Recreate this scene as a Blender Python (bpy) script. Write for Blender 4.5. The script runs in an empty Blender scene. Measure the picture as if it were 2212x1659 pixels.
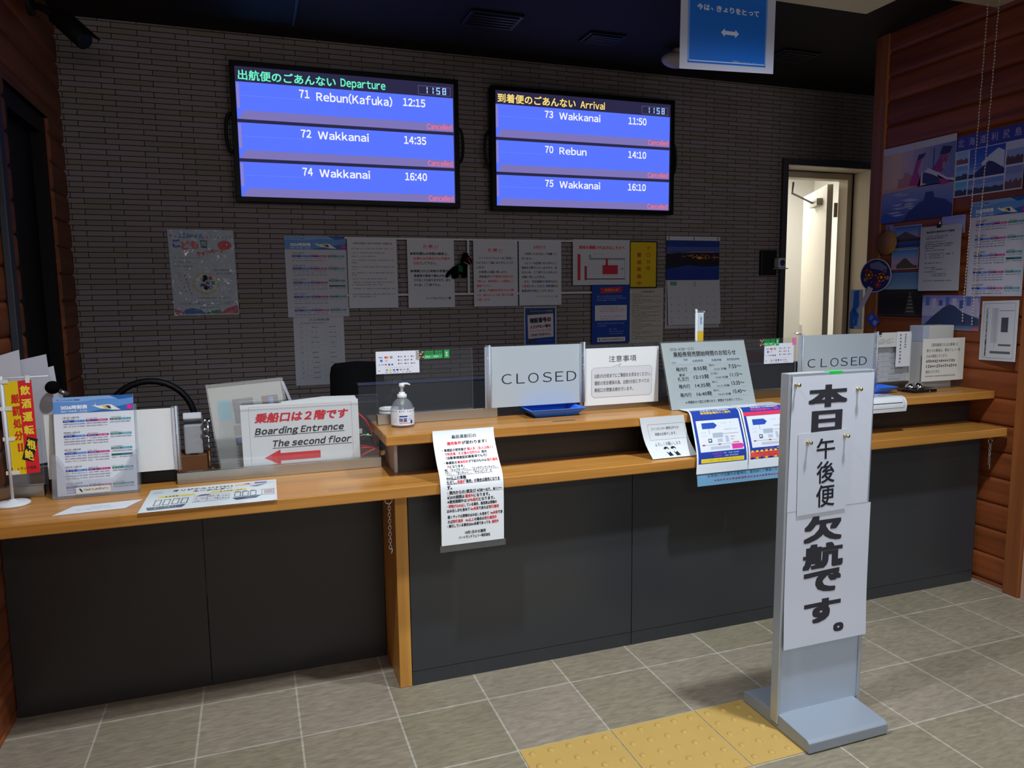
import bpy, bmesh, math, random
from mathutils import Vector, Matrix, Euler

# ------------------------------------------------------------------ camera, world, lights
SC = bpy.context.scene
COL = SC.collection
W_PX, H_PX = 2212.0, 1659.0

cam_data = bpy.data.cameras.new('camera')
cam_data.sensor_fit = 'HORIZONTAL'
cam_data.sensor_width = 36.0
cam_data.lens = 1587.0 / W_PX * 36.0
cam_data.clip_start = 0.05
cam = bpy.data.objects.new('camera', cam_data)
COL.objects.link(cam)
YAW, PITCH, ROLL = 0.33809, 0.12144, -0.01155
fwd = Vector((math.sin(YAW) * math.cos(PITCH), math.cos(YAW) * math.cos(PITCH), -math.sin(PITCH)))
rt0 = Vector((math.cos(YAW), -math.sin(YAW), 0))
up0 = rt0.cross(fwd)
rt = rt0 * math.cos(ROLL) + up0 * math.sin(ROLL)
up = up0 * math.cos(ROLL) - rt0 * math.sin(ROLL)
cam.matrix_world = Matrix(((rt.x, up.x, -fwd.x, 0.2213), (rt.y, up.y, -fwd.y, -2.5086), (rt.z, up.z, -fwd.z, 1.3412), (0, 0, 0, 1)))
SC.camera = cam

SC.view_settings.view_transform = 'Standard'
SC.view_settings.look = 'None'
SC.view_settings.gamma = 1.0
SC.view_settings.exposure = 0.0
SC.view_settings.use_curve_mapping = False

world = bpy.data.worlds.new('world')
SC.world = world
world.use_nodes = True
world.node_tree.nodes['Background'].inputs[0].default_value = (0.75, 0.85, 1.0, 1)
world.node_tree.nodes['Background'].inputs[1].default_value = 0.06


def spot(name, loc, power, color, angle=150, blend=1.0, size=0.05, target=None):
    d = bpy.data.lights.new(name, 'SPOT')
    d.energy = power
    d.color = color
    d.spot_size = math.radians(angle)
    d.spot_blend = blend
    d.shadow_soft_size = size
    o = bpy.data.objects.new(name, d)
    COL.objects.link(o)
    o.location = loc
    if target is not None:
        o.rotation_euler = (Vector(target) - Vector(loc)).to_track_quat('-Z', 'Y').to_euler()
    return o


def area(name, loc, power, color, sx, sy, rot=(0, 0, 0)):
    d = bpy.data.lights.new(name, 'AREA')
    d.energy = power
    d.color = color
    d.shape = 'RECTANGLE'
    d.size = sx
    d.size_y = sy
    o = bpy.data.objects.new(name, d)
    COL.objects.link(o)
    o.location = loc
    o.rotation_euler = rot
    return o


COOL = (0.86, 0.94, 1.0)
spot('lobby_downlight', (1.92, -1.14, 2.6), 185, COOL, 132, 0.9, 0.05)
spot('lobby_downlight', (0.35, -0.97, 2.6), 140, COOL, 132, 0.9, 0.05)
spot('lobby_downlight', (3.2, -2.4, 2.6), 32, COOL, 140, 0.9, 0.05)
area('lobby_fill_panel', (0.6, -4.3, 2.6), 36, COOL, 1.2, 0.5, (0, 0, 0))  # fill light added behind the camera for the sign faces
area('lobby_fill_panel', (2.9, -4.3, 2.6), 26, COOL, 1.2, 0.5, (0, 0, 0))  # second added fill, same purpose further right
area('front_fill', (1.2, -5.9, 1.75), 38, (1.0, 0.95, 0.92), 3.6, 1.3, (math.radians(90), 0, 0))  # unseen upright area light, added to brighten the upper brick wall
area('back_room_ceiling_panel', (4.2, 2.85, 2.45), 30, (1.0, 0.98, 0.94), 0.8, 0.5, (0, 0, 0))

# ------------------------------------------------------------------ materials
_mats = {}


def lin(c):
    if isinstance(c, str):
        c = c.lstrip('#')
        c = [int(c[i:i + 2], 16) / 255 for i in (0, 2, 4)]
        return tuple(x / 12.92 if x <= 0.04045 else ((x + 0.055) / 1.055) ** 2.4 for x in c)
    return tuple(c)


def mat(color, rough=0.6, metal=0.0, spec=0.3, emit=0.0, key=None, noise=0.0, nscale=20.0, coat=0.0):
    k = key or (str(color), rough, metal, spec, emit, noise, nscale, coat)
    if k in _mats:
        return _mats[k]
    m = bpy.data.materials.new('surface')
    m.use_nodes = True
    b = m.node_tree.nodes['Principled BSDF']
    col = lin(color)
    b.inputs['Base Color'].default_value = (*col, 1)
    b.inputs['Roughness'].default_value = rough
    b.inputs['Metallic'].default_value = metal
    b.inputs['Specular IOR Level'].default_value = spec
    if coat:
        b.inputs['Coat Weight'].default_value = coat
        b.inputs['Coat Roughness'].default_value = 0.12
    if emit:
        b.inputs['Base Color'].default_value = (0.005, 0.005, 0.005, 1)
        b.inputs['Emission Color'].default_value = (*col, 1)
        b.inputs['Emission Strength'].default_value = emit
    if noise:
        nt = m.node_tree
        tc = nt.nodes.new('ShaderNodeTexCoord')
        n = nt.nodes.new('ShaderNodeTexNoise')
        n.inputs['Scale'].default_value = nscale
        n.inputs['Detail'].default_value = 4
        r = nt.nodes.new('ShaderNodeMapRange')
        r.inputs['To Min'].default_value = 1 - noise
        r.inputs['To Max'].default_value = 1 + noise
        mx = nt.nodes.new('ShaderNodeVectorMath')
        mx.operation = 'SCALE'
        mx.inputs[0].default_value = col
        nt.links.new(tc.outputs['Object'], n.inputs['Vector'])
        nt.links.new(n.outputs['Fac'], r.inputs['Value'])
        nt.links.new(r.outputs['Result'], mx.inputs['Scale'])
        nt.links.new(mx.outputs['Vector'], b.inputs['Base Color'])
    _mats[k] = m
    return m


def ink(c):
    return mat(c, 0.55, 0, 0.25)


def glow(c, s=1.0):
    return mat(c, 0.4, 0, 0.0, s)


def wood_mat(name, dark, light, axis='X', scale=1.0, rough=0.35, spec=0.4, knots=False, planks=0.0):
    if name in _mats:
        return _mats[name]
    m = bpy.data.materials.new(name)
    m.use_nodes = True
    nt = m.node_tree
    b = nt.nodes['Principled BSDF']
    tc = nt.nodes.new('ShaderNodeTexCoord')
    mp = nt.nodes.new('ShaderNodeMapping')
    s = {'X': (1.2, 26, 26), 'Y': (26, 1.2, 26), 'Z': (26, 26, 1.2)}[axis]
    mp.inputs['Scale'].default_value = [v * scale for v in s]
    n = nt.nodes.new('ShaderNodeTexNoise')
    n.inputs['Scale'].default_value = 1.0
    n.inputs['Detail'].default_value = 6
    n.inputs['Distortion'].default_value = 0.9
    r = nt.nodes.new('ShaderNodeValToRGB')
    r.color_ramp.elements[0].position = 0.32
    r.color_ramp.elements[1].position = 0.68
    r.color_ramp.elements[0].color = (*lin(dark), 1)
    r.color_ramp.elements[1].color = (*lin(light), 1)
    nt.links.new(tc.outputs['Object'], mp.inputs['Vector'])
    nt.links.new(mp.outputs['Vector'], n.inputs['Vector'])
    nt.links.new(n.outputs['Fac'], r.inputs['Fac'])
    src = r.outputs['Color']
    if planks:
        # laminated strips: blocks of slightly different tone
        br = nt.nodes.new('ShaderNodeTexBrick')
        br.inputs['Color1'].default_value = (0.84, 0.82, 0.80, 1)
        br.inputs['Color2'].default_value = (1.0, 1.0, 1.0, 1)
        br.inputs['Mortar'].default_value = (0.9, 0.88, 0.85, 1)
        br.inputs['Scale'].default_value = 1.0
        br.inputs['Mortar Size'].default_value = 0.0004
        br.inputs['Brick Width'].default_value = 0.42
        br.inputs['Row Height'].default_value = planks
        br.offset = 0.37
        nt.links.new(tc.outputs['Object'], br.inputs['Vector'])
        mx = nt.nodes.new('ShaderNodeMix')
        mx.data_type = 'RGBA'
        mx.blend_type = 'MULTIPLY'
        mx.inputs['Factor'].default_value = 1.0
        nt.links.new(src, mx.inputs[6])
        nt.links.new(br.outputs['Color'], mx.inputs[7])
        src = mx.outputs[2]
    if knots:
        v = nt.nodes.new('ShaderNodeTexVoronoi')
        v.inputs['Scale'].default_value = 2.6
        r2 = nt.nodes.new('ShaderNodeMapRange')
        r2.inputs['From Min'].default_value = 0.03
        r2.inputs['From Max'].default_value = 0.09
        r2.inputs['To Min'].default_value = 0.35
        r2.inputs['To Max'].default_value = 1.0
        mx = nt.nodes.new('ShaderNodeVectorMath')
        mx.operation = 'SCALE'
        nt.links.new(tc.outputs['Object'], v.inputs['Vector'])
        nt.links.new(v.outputs['Distance'], r2.inputs['Value'])
        nt.links.new(src, mx.inputs[0])
        nt.links.new(r2.outputs['Result'], mx.inputs['Scale'])
        src = mx.outputs['Vector']
    nt.links.new(src, b.inputs['Base Color'])
    b.inputs['Roughness'].default_value = rough
    b.inputs['Specular IOR Level'].default_value = spec
    _mats[name] = m
    return m


def clear_mat(name='clear_acrylic', tint=(0.96, 0.97, 0.98), gloss=1.0, bump=0.0, haze=0.012):
    if name in _mats:
        return _mats[name]
    m = bpy.data.materials.new(name)
    m.use_nodes = True
    nt = m.node_tree
    nt.nodes.remove(nt.nodes['Principled BSDF'])
    out = nt.nodes['Material Output']
    tr = nt.nodes.new('ShaderNodeBsdfTransparent')
    tr.inputs['Color'].default_value = (*tint, 1)
    gl = nt.nodes.new('ShaderNodeBsdfGlossy')
    gl.inputs['Roughness'].default_value = 0.04
    gl.inputs['Color'].default_value = (gloss, gloss, gloss, 1)
    fr = nt.nodes.new('ShaderNodeFresnel')
    geo = nt.nodes.new('ShaderNodeNewGeometry')
    ior = nt.nodes.new('ShaderNodeMapRange')
    ior.inputs['To Min'].default_value = 1.45
    ior.inputs['To Max'].default_value = 1 / 1.45
    nt.links.new(geo.outputs['Backfacing'], ior.inputs['Value'])
    nt.links.new(ior.outputs['Result'], fr.inputs['IOR'])
    mx = nt.nodes.new('ShaderNodeMixShader')
    nt.links.new(fr.outputs['Fac'], mx.inputs['Fac'])
    base = tr.outputs['BSDF']
    if haze:
        df = nt.nodes.new('ShaderNodeBsdfDiffuse')
        df.inputs['Color'].default_value = (0.8, 0.82, 0.86, 1)
        m2 = nt.nodes.new('ShaderNodeMixShader')
        m2.inputs['Fac'].default_value = haze
        nt.links.new(base, m2.inputs[1])
        nt.links.new(df.outputs['BSDF'], m2.inputs[2])
        base = m2.outputs['Shader']
    if bump:
        tc = nt.nodes.new('ShaderNodeTexCoord')
        n = nt.nodes.new('ShaderNodeTexNoise')
        n.inputs['Scale'].default_value = 18
        n.inputs['Distortion'].default_value = 1.5
        bp = nt.nodes.new('ShaderNodeBump')
        bp.inputs['Strength'].default_value = bump
        bp.inputs['Distance'].default_value = 0.05
        nt.links.new(tc.outputs['Object'], n.inputs['Vector'])
        nt.links.new(n.outputs['Fac'], bp.inputs['Height'])
        nt.links.new(bp.outputs['Normal'], gl.inputs['Normal'])
    nt.links.new(base, mx.inputs[1])
    nt.links.new(gl.outputs['BSDF'], mx.inputs[2])
    nt.links.new(mx.outputs['Shader'], out.inputs['Surface'])
    _mats[name] = m
    return m


def brick_mat():
    m = bpy.data.materials.new('slim_brick_tile')
    m.use_nodes = True
    nt = m.node_tree
    b = nt.nodes['Principled BSDF']
    tc = nt.nodes.new('ShaderNodeTexCoord')
    sp = nt.nodes.new('ShaderNodeSeparateXYZ')
    cb = nt.nodes.new('ShaderNodeCombineXYZ')
    nt.links.new(tc.outputs['Object'], sp.inputs[0])
    nt.links.new(sp.outputs['X'], cb.inputs['X'])
    nt.links.new(sp.outputs['Z'], cb.inputs['Y'])
    br = nt.nodes.new('ShaderNodeTexBrick')
    br.offset = 0.34
    br.inputs['Scale'].default_value = 1.0
    br.inputs['Brick Width'].default_value = 0.165
    br.inputs['Row Height'].default_value = 0.0252
    br.inputs['Mortar Size'].default_value = 0.0016
    br.inputs['Mortar Smooth'].default_value = 0.1
    br.inputs['Color1'].default_value = (*lin('#8f828a'), 1)
    br.inputs['Color2'].default_value = (*lin('#827a72'), 1)
    br.inputs['Mortar'].default_value = (*lin('#080607'), 1)
    nt.links.new(cb.outputs[0], br.inputs['Vector'])
    n = nt.nodes.new('ShaderNodeTexNoise')
    n.inputs['Scale'].default_value = 160
    r = nt.nodes.new('ShaderNodeMapRange')
    r.inputs['To Min'].default_value = 0.85
    r.inputs['To Max'].default_value = 1.15
    mx = nt.nodes.new('ShaderNodeVectorMath')
    mx.operation = 'SCALE'
    nt.links.new(tc.outputs['Object'], n.inputs['Vector'])
    nt.links.new(n.outputs['Fac'], r.inputs['Value'])
    nt.links.new(br.outputs['Color'], mx.inputs[0])
    nt.links.new(r.outputs['Result'], mx.inputs['Scale'])
    nt.links.new(mx.outputs['Vector'], b.inputs['Base Color'])
    bp = nt.nodes.new('ShaderNodeBump')
    bp.invert = True
    bp.inputs['Strength'].default_value = 0.5
    bp.inputs['Distance'].default_value = 0.003
    nt.links.new(br.outputs['Fac'], bp.inputs['Height'])
    nt.links.new(bp.outputs['Normal'], b.inputs['Normal'])
    b.inputs['Roughness'].default_value = 0.75
    b.inputs['Specular IOR Level'].default_value = 0.2
    return m


def floor_mat():
    m = bpy.data.materials.new('slate_floor_tile')
    m.use_nodes = True
    nt = m.node_tree
    b = nt.nodes['Principled BSDF']
    tc = nt.nodes.new('ShaderNodeTexCoord')
    br = nt.nodes.new('ShaderNodeTexBrick')
    br.offset = 0.0
    br.inputs['Scale'].default_value = 1.0
    br.inputs['Brick Width'].default_value = 0.3
    br.inputs['Row Height'].default_value = 0.3
    br.inputs['Mortar Size'].default_value = 0.0034
    br.inputs['Mortar Smooth'].default_value = 0.2
    br.inputs['Color1'].default_value = (*lin('#8d8172'), 1)
    br.inputs['Color2'].default_value = (*lin('#827965'), 1)
    br.inputs['Mortar'].default_value = (*lin('#a9a194'), 1)
    nt.links.new(tc.outputs['Object'], br.inputs['Vector'])
    mp = nt.nodes.new('ShaderNodeMapping')
    mp.inputs['Rotation'].default_value = (0, 0, math.radians(-38))
    mp.inputs['Scale'].default_value = (22, 75, 30)
    nt.links.new(tc.outputs['Object'], mp.inputs['Vector'])
    n = nt.nodes.new('ShaderNodeTexNoise')
    n.inputs['Scale'].default_value = 1.0
    n.inputs['Detail'].default_value = 5
    n.inputs['Distortion'].default_value = 0.6
    nt.links.new(mp.outputs['Vector'], n.inputs['Vector'])
    n2 = nt.nodes.new('ShaderNodeTexNoise')
    n2.inputs['Scale'].default_value = 3.5
    n2.inputs['Detail'].default_value = 3
    nt.links.new(tc.outputs['Object'], n2.inputs['Vector'])
    r = nt.nodes.new('ShaderNodeMapRange')
    r.inputs['From Min'].default_value = 0.25
    r.inputs['From Max'].default_value = 0.75
    r.inputs['To Min'].default_value = 0.78
    r.inputs['To Max'].default_value = 1.24
    nt.links.new(n.outputs['Fac'], r.inputs['Value'])
    r2 = nt.nodes.new('ShaderNodeMapRange')
    r2.inputs['To Min'].default_value = 0.82
    r2.inputs['To Max'].default_value = 1.18
    nt.links.new(n2.outputs['Fac'], r2.inputs['Value'])
    mu = nt.nodes.new('ShaderNodeMath')
    mu.operation = 'MULTIPLY'
    nt.links.new(r.outputs['Result'], mu.inputs[0])
    nt.links.new(r2.outputs['Result'], mu.inputs[1])
    mx = nt.nodes.new('ShaderNodeVectorMath')
    mx.operation = 'SCALE'
    nt.links.new(br.outputs['Color'], mx.inputs[0])
    nt.links.new(mu.outputs[0], mx.inputs['Scale'])
    nt.links.new(mx.outputs['Vector'], b.inputs['Base Color'])
    bp = nt.nodes.new('ShaderNodeBump')
    bp.inputs['Strength'].default_value = 0.55
    bp.inputs['Distance'].default_value = 0.004
    nt.links.new(n.outputs['Fac'], bp.inputs['Height'])
    nt.links.new(bp.outputs['Normal'], b.inputs['Normal'])
    b.inputs['Roughness'].default_value = 0.5
    b.inputs['Specular IOR Level'].default_value = 0.4
    return m


OAK = wood_mat('oak_worktop', '#ab7330', '#cb8f46', 'X', 1.0, 0.28, 0.45, planks=0.045)
OAKZ = wood_mat('oak_post', '#b57c34', '#d09648', 'Z', 0.5, 0.4, 0.4)
LOG = wood_mat('stained_log', '#683419', '#934e29', 'Y', 0.6, 0.45, 0.35, knots=True)
LOGZ = wood_mat('stained_board', '#7a4424', '#9c5e30', 'Z', 0.6, 0.45, 0.35)
PANEL = mat('#34363a', 0.32, 0, 0.5)
PANEL2 = mat('#262322', 0.32, 0, 0.5)
BLACK = mat('#0c0c0e', 0.5, 0, 0.3)
STEEL = mat('#a8a39a', 0.32, 1.0, 0.5)
CHROME = mat('#d8dade', 0.08, 1.0, 0.5)
ALU = mat('#aab0b8', 0.42, 0.35, 0.5)
WHITE = mat('#d4d7dc', 0.6, 0, 0.3)
ACRYL = clear_mat()
PLASTIC = clear_mat('clear_wrinkled_film', (0.97, 0.97, 0.98), 1.0, bump=0.8)
GREYFILM = clear_mat('clear_laminate', (0.86, 0.87, 0.88), 1.0, haze=0.05)


# ------------------------------------------------------------------ object helpers
def tag(o, label=None, cat=None, group=None, kind=None):
    if label:
        o['label'] = label
    if cat:
        o['category'] = cat
    if group:
        o['group'] = group
    if kind:
        o['kind'] = kind
    return o


def empty(name, loc, label, cat, group=None):
    o = bpy.data.objects.new(name, None)
    o.empty_display_size = 0.05
    COL.objects.link(o)
    o.location = loc
    return tag(o, label, cat, group)


class MB:
    """collects geometry in world coordinates, links it as one mesh object"""

    def __init__(self):
        self.v, self.f, self.m, self.mats, self.sm = [], [], [], [], []

    def mi(self, m):
        if m not in self.mats:
            self.mats.append(m)
        return self.mats.index(m)

    def add(self, vs, fs, m, smooth=False):
        o = len(self.v)
        i = self.mi(m)
        self.v += [tuple(x) for x in vs]
        for f in fs:
            self.f.append([o + k for k in f])
            self.m.append(i)
            self.sm.append(smooth)
        return self

    def box(self, x0, x1, y0, y1, z0, z1, m, M=None):
        vs = [Vector(p) for p in ((x0, y0, z0), (x1, y0, z0), (x1, y1, z0), (x0, y1, z0), (x0, y0, z1), (x1, y0, z1), (x1, y1, z1), (x0, y1, z1))]
        if M is not None:
            vs = [M @ p for p in vs]
        return self.add(vs, [(0, 3, 2, 1), (4, 5, 6, 7), (0, 1, 5, 4), (1, 2, 6, 5), (2, 3, 7, 6), (3, 0, 4, 7)], m)

    def prism(self, pts, d, m):
        """pts: list of 3D points (planar outline), d: extrusion vector"""
        n = len(pts)
        a = [Vector(p) for p in pts]
        b = [p + Vector(d) for p in a]
        fs = [tuple(range(n))[::-1], tuple(range(n, 2 * n))]
        fs += [(i, (i + 1) % n, n + (i + 1) % n, n + i) for i in range(n)]
        return self.add(a + b, fs, m)

    def tube(self, path, r, m, seg=10, closed=False, taper=None):
        P = [Vector(p) for p in path]
        n = len(P)
        vs, fs = [], []
        t0 = (P[1] - P[0]).normalized()
        ref = Vector((0, 0, 1)) if abs(t0.z) < 0.9 else Vector((1, 0, 0))
        nrm = (ref - t0 * ref.dot(t0)).normalized()
        for i in range(n):
            if closed:
                t = (P[(i + 1) % n] - P[i - 1]).normalized()
            else:
                t = (P[min(i + 1, n - 1)] - P[max(i - 1, 0)]).normalized()
            nrm = (nrm - t * nrm.dot(t)).normalized()
            bn = t.cross(nrm)
            rr = r if taper is None else r * taper[i]
            for k in range(seg):
                a = 2 * math.pi * k / seg
                vs.append(P[i] + (nrm * math.cos(a) + bn * math.sin(a)) * rr)
        for i in range(n if closed else n - 1):
            j = (i + 1) % n
            for k in range(seg):
                k2 = (k + 1) % seg
                fs.append((i * seg + k, i * seg + k2, j * seg + k2, j * seg + k))
        if not closed:
            fs.append(tuple(range(seg))[::-1])
            fs.append(tuple((n - 1) * seg + k for k in range(seg)))
        return self.add(vs, fs, m, True)

    def lathe(self, prof, c, m, seg=28, axis=None, caps=True):
        """prof: (r, h) pairs; c: base centre; axis: unit vector"""
        ax = Vector(axis or (0, 0, 1)).normalized()
        ref = Vector((1, 0, 0)) if abs(ax.x) < 0.9 else Vector((0, 1, 0))
        e1 = (ref - ax * ref.dot(ax)).normalized()
        e2 = ax.cross(e1)
        c = Vector(c)
        vs, fs = [], []
        for r, h in prof:
            for k in range(seg):
                a = 2 * math.pi * k / seg
                vs.append(c + ax * h + (e1 * math.cos(a) + e2 * math.sin(a)) * max(r, 1e-5))
        for i in range(len(prof) - 1):
            for k in range(seg):
                k2 = (k + 1) % seg
                fs.append((i * seg + k, i * seg + k2, (i + 1) * seg + k2, (i + 1) * seg + k))
        if caps:
            fs.append(tuple(range(seg))[::-1])
            fs.append(tuple((len(prof) - 1) * seg + k for k in range(seg)))
        return self.add(vs, fs, m, True)

    def ball(self, c, r, m, seg=16, rings=10, M=None):
        r = r if hasattr(r, '__len__') else (r, r, r)
        vs, fs = [], []
        for i in range(rings + 1):
            th = math.pi * i / rings
            for k in range(seg):
                a = 2 * math.pi * k / seg
                p = Vector((r[0] * math.sin(th) * math.cos(a), r[1] * math.sin(th) * math.sin(a), r[2] * math.cos(th)))
                if M is not None:
                    p = M @ p
                vs.append(Vector(c) + p)
        for i in range(rings):
            for k in range(seg):
                k2 = (k + 1) % seg
                fs.append((i * seg + k, (i + 1) * seg + k, (i + 1) * seg + k2, i * seg + k2))
        return self.add(vs, fs, m, True)

    def build(self, name, parent=None, bevel=0.0, kind=None, label=None):
        me = bpy.data.meshes.new(name)
        o = bpy.data.objects.new(name, me)
        org = parent.location.copy() if parent is not None and parent.parent is None else Vector((0, 0, 0))
        if parent is not None and parent.parent is not None:
            org = parent.location + parent.parent.location
        self.org = org
        me.from_pydata([Vector(p) - org for p in self.v], [], self.f)
        for mm in self.mats:
            me.materials.append(mm)
        me.polygons.foreach_set('material_index', self.m)
        me.polygons.foreach_set('use_smooth', self.sm)
        me.update()
        COL.objects.link(o)
        if parent is not None:
            o.parent = parent
        if bevel:
            md = o.modifiers.new('bevel', 'BEVEL')
            md.width = bevel
            md.segments = 2
            md.limit_method = 'ANGLE'
        if kind:
            o['kind'] = kind
        if label:
            o['label'] = label
        return o


def struct(name, mb, label=None, bevel=0.0):
    o = mb.build(name, None, bevel, 'structure')
    if label:
        o['label'] = label
    return o


# ------------------------------------------------------------------ lettering
_txt = {}
_tc = bpy.data.curves.new('lettering', 'FONT')
_to = bpy.data.objects.new('lettering', _tc)
COL.objects.link(_to)
_tc.resolution_u = 3


def glyphs(s, bold=0.0, shear=0.0):
    k = (s, bold, shear)
    if k in _txt:
        return _txt[k]
    _tc.body = s
    _tc.offset = min(bold, 0.0)
    _tc.shear = shear
    bpy.context.view_layer.update()
    dg = bpy.context.evaluated_depsgraph_get()
    ev = _to.evaluated_get(dg)
    me = ev.to_mesh()
    vs = [(v.co.x, v.co.y, 0) for v in me.vertices]
    fs = [tuple(p.vertices) for p in me.polygons if p.area > 1e-9]
    up = []
    for f, p in zip(fs, [p for p in me.polygons if p.area > 1e-9]):
        up.append(f if p.normal.z > 0 else f[::-1])
    ev.to_mesh_clear()
    if bold > 0 and vs:
        # heavier strokes: the outline repeated in a small ring
        n = 8 if bold >= 0.03 else 4
        v0, f0 = list(vs), list(up)
        for k in range(n):
            dx, dy = ((1, 1), (-1, -1), (1, -1), (-1, 1), (1, 0), (-1, 0), (0, 1), (0, -1))[k]
            o = len(vs)
            vs += [(x + bold * dx, y + bold * dy, k + 1) for x, y, _ in v0]
            up += [tuple(o + i for i in f) for f in f0]
    if not vs:
        vs, up, bb = [], [], (0, 0, 1, 1)
    else:
        xs = [v[0] for v in vs]
        ys = [v[1] for v in vs]
        bb = (min(xs), min(ys), max(xs), max(ys))
    _txt[k] = (vs, up, bb)
    return _txt[k]


def wide(s):
    return s != ' ' and 33 <= ord(s) <= 126


def latin(s, bold=0.0, shear=0.0):
    """plain sans lettering, letter by letter with even gaps"""
    vs, fs, x = [], [], 0.0
    for ch in s:
        if ch == ' ':
            x += 0.26
            continue
        v, f, bb = glyphs('ｄ' if ch == 'l' else chr(ord(ch) + 0xFEE0), bold, 0.0)
        if ch == 'l':
            # a plain upright stroke as tall as the d
            y0, y1, w = bb[1] + 0.01, bb[3], 0.085 + 2 * max(bold, 0)
            v, f, bb = [(0, y0, 0), (w, y0, 0), (w, y1, 0), (0, y1, 0)], [(0, 1, 2, 3)], (0, y0, w, y1)
        o = len(vs)
        vs += [(p[0] - bb[0] + x + shear * p[1], p[1], p[2]) for p in v]
        fs += [tuple(o + i for i in q) for q in f]
        x += bb[2] - bb[0] + 0.085
    xs = [v[0] for v in vs]
    ys = [v[1] for v in vs]
    return vs, fs, (min(xs), min(ys), max(xs), max(ys))


class Sheet:
    """a sheet of paper or board with print on its face.
    fn(u, v) -> (point, unit normal) for u, v in 0..100 (v runs down)"""

    def __init__(self, fn, t=0.0006, base='#dfe2e6', nu=1, nv=1, rough=0.55, spec=0.3, outline=None):
        self.fn, self.t, self.nu, self.nv = fn, t, nu, nv
        self.mb = MB()
        self.rough, self.spec = rough, spec
        bm = mat(base, rough, 0, spec) if isinstance(base, str) else base
        if outline:
            self.bend_poly(outline, bm, 0)
            return
        vs, fs = [], []
        for side in (1, 0):
            for j in range(nv + 1):
                for i in range(nu + 1):
                    p, n = fn(100 * i / nu, 100 * j / nv)
                    vs.append(p + n * (t * side))
        o = (nu + 1) * (nv + 1)
        idx = lambda i, j: j * (nu + 1) + i
        for j in range(nv):
            for i in range(nu):
                q = (idx(i, j), idx(i, j + 1), idx(i + 1, j + 1), idx(i + 1, j))
                fs.append(q)
                fs.append(tuple(o + k for k in q[::-1]))
        self.mb.add(vs, fs, bm, nu > 1 or nv > 1)
        fs = []
        for i in range(nu):
            for j, s in ((0, 1), (nv, -1)):
                a, b = idx(i, j), idx(i + 1, j)
                fs.append((a, b, o + b, o + a)[::s])
        for j in range(nv):
            for i, s in ((0, -1), (nu, 1)):
                a, b = idx(i, j), idx(i, j + 1)
                fs.append((a, b, o + b, o + a)[::s])
        self.mb.add(vs, fs, bm)

    def P(self, u, v, layer):
        p, n = self.fn(u, v)
        return p + n * (self.t * (1 if layer else 1) + 0.0003 * layer)

    def mt(self, c):
        return c if not isinstance(c, str) else mat(c, self.rough, 0, self.spec)

    def rect(self, u0, v0, u1, v1, c, layer=1):
        nv = max(1, int(math.ceil(self.nv * abs(v1 - v0) / 100))) if self.nv > 1 else 1
        nu = max(1, int(math.ceil(self.nu * abs(u1 - u0) / 100))) if self.nu > 1 else 1
        vs, fs = [], []
        for j in range(nv + 1):
            for i in range(nu + 1):
                vs.append(self.P(u0 + (u1 - u0) * i / nu, v0 + (v1 - v0) * j / nv, layer))
        for j in range(nv):
            for i in range(nu):
                a = j * (nu + 1) + i
                fs.append((a, a + nu + 1, a + nu + 2, a + 1))
        self.mb.add(vs, fs, self.mt(c))
        return self

    def poly(self, pts, c, layer=1):
        a = sum(pts[i][0] * pts[(i + 1) % len(pts)][1] - pts[(i + 1) % len(pts)][0] * pts[i][1] for i in range(len(pts)))
        pts = pts if a < 0 else pts[::-1]
        self.mb.add([self.P(u, v, layer) for u, v in pts], [tuple(range(len(pts)))], self.mt(c))
        return self

    def bend_poly(self, pts, m, layer):
        a = sum(pts[i][0] * pts[(i + 1) % len(pts)][1] - pts[(i + 1) % len(pts)][0] * pts[i][1] for i in range(len(pts)))
        pts = pts if a < 0 else pts[::-1]
        n = len(pts)
        top = []
        bot = []
        for u, v in pts:
            p, nn = self.fn(u, v)
            top.append(p + nn * self.t)
            bot.append(p)
        fs = [tuple(range(n)), tuple(range(n, 2 * n))[::-1]] + [(i, n + i, n + (i + 1) % n, (i + 1) % n) for i in range(n)]
        self.mb.add(top + bot, fs, m)

    def disc(self, u, v, ru, rv, c, layer=1, n=20, a0=0, a1=360):
        return self.poly([(u + ru * math.cos(math.radians(a0 + (a1 - a0) * k / n)), v + rv * math.sin(math.radians(a0 + (a1 - a0) * k / n))) for k in range(n)], c, layer)

    def frame(self, u0, v0, u1, v1, w, c, layer=1, wv=None):
        wv = wv or w
        self.rect(u0, v0, u1, v0 + wv, c, layer)
        self.rect(u0, v1 - wv, u1, v1, c, layer)
        self.rect(u0, v0, u0 + w, v1, c, layer)
        self.rect(u1 - w, v0, u1, v1, c, layer)
        return self

    def text(self, s, u, v, w, h, c, bold=0.0, shear=0.0, layer=2, rot=0.0, skew=0.0):
        if all(ch == ' ' or wide(ch) for ch in s) and s.strip():
            vs, fs, bb = latin(s, bold, shear)
        else:
            vs, fs, bb = glyphs(s, bold, shear)
        if not fs:
            return self
        sx, sy = w / max(1e-6, bb[2] - bb[0]), h / max(1e-6, bb[3] - bb[1])
        out = []
        cr, sr = math.cos(math.radians(rot)), math.sin(math.radians(rot))
        for x, y, kk in vs:
            du, dv = (x - bb[0]) * sx, (bb[3] - y) * sy
            du, dv = du - w / 2, dv - h / 2
            du, dv = du * cr - dv * sr, du * sr + dv * cr
            out.append(self.P(u + w / 2 + du, v + h / 2 + dv + skew * du, layer + kk * 0.06))
        self.mb.add(out, fs, self.mt(c))
        return self

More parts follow.
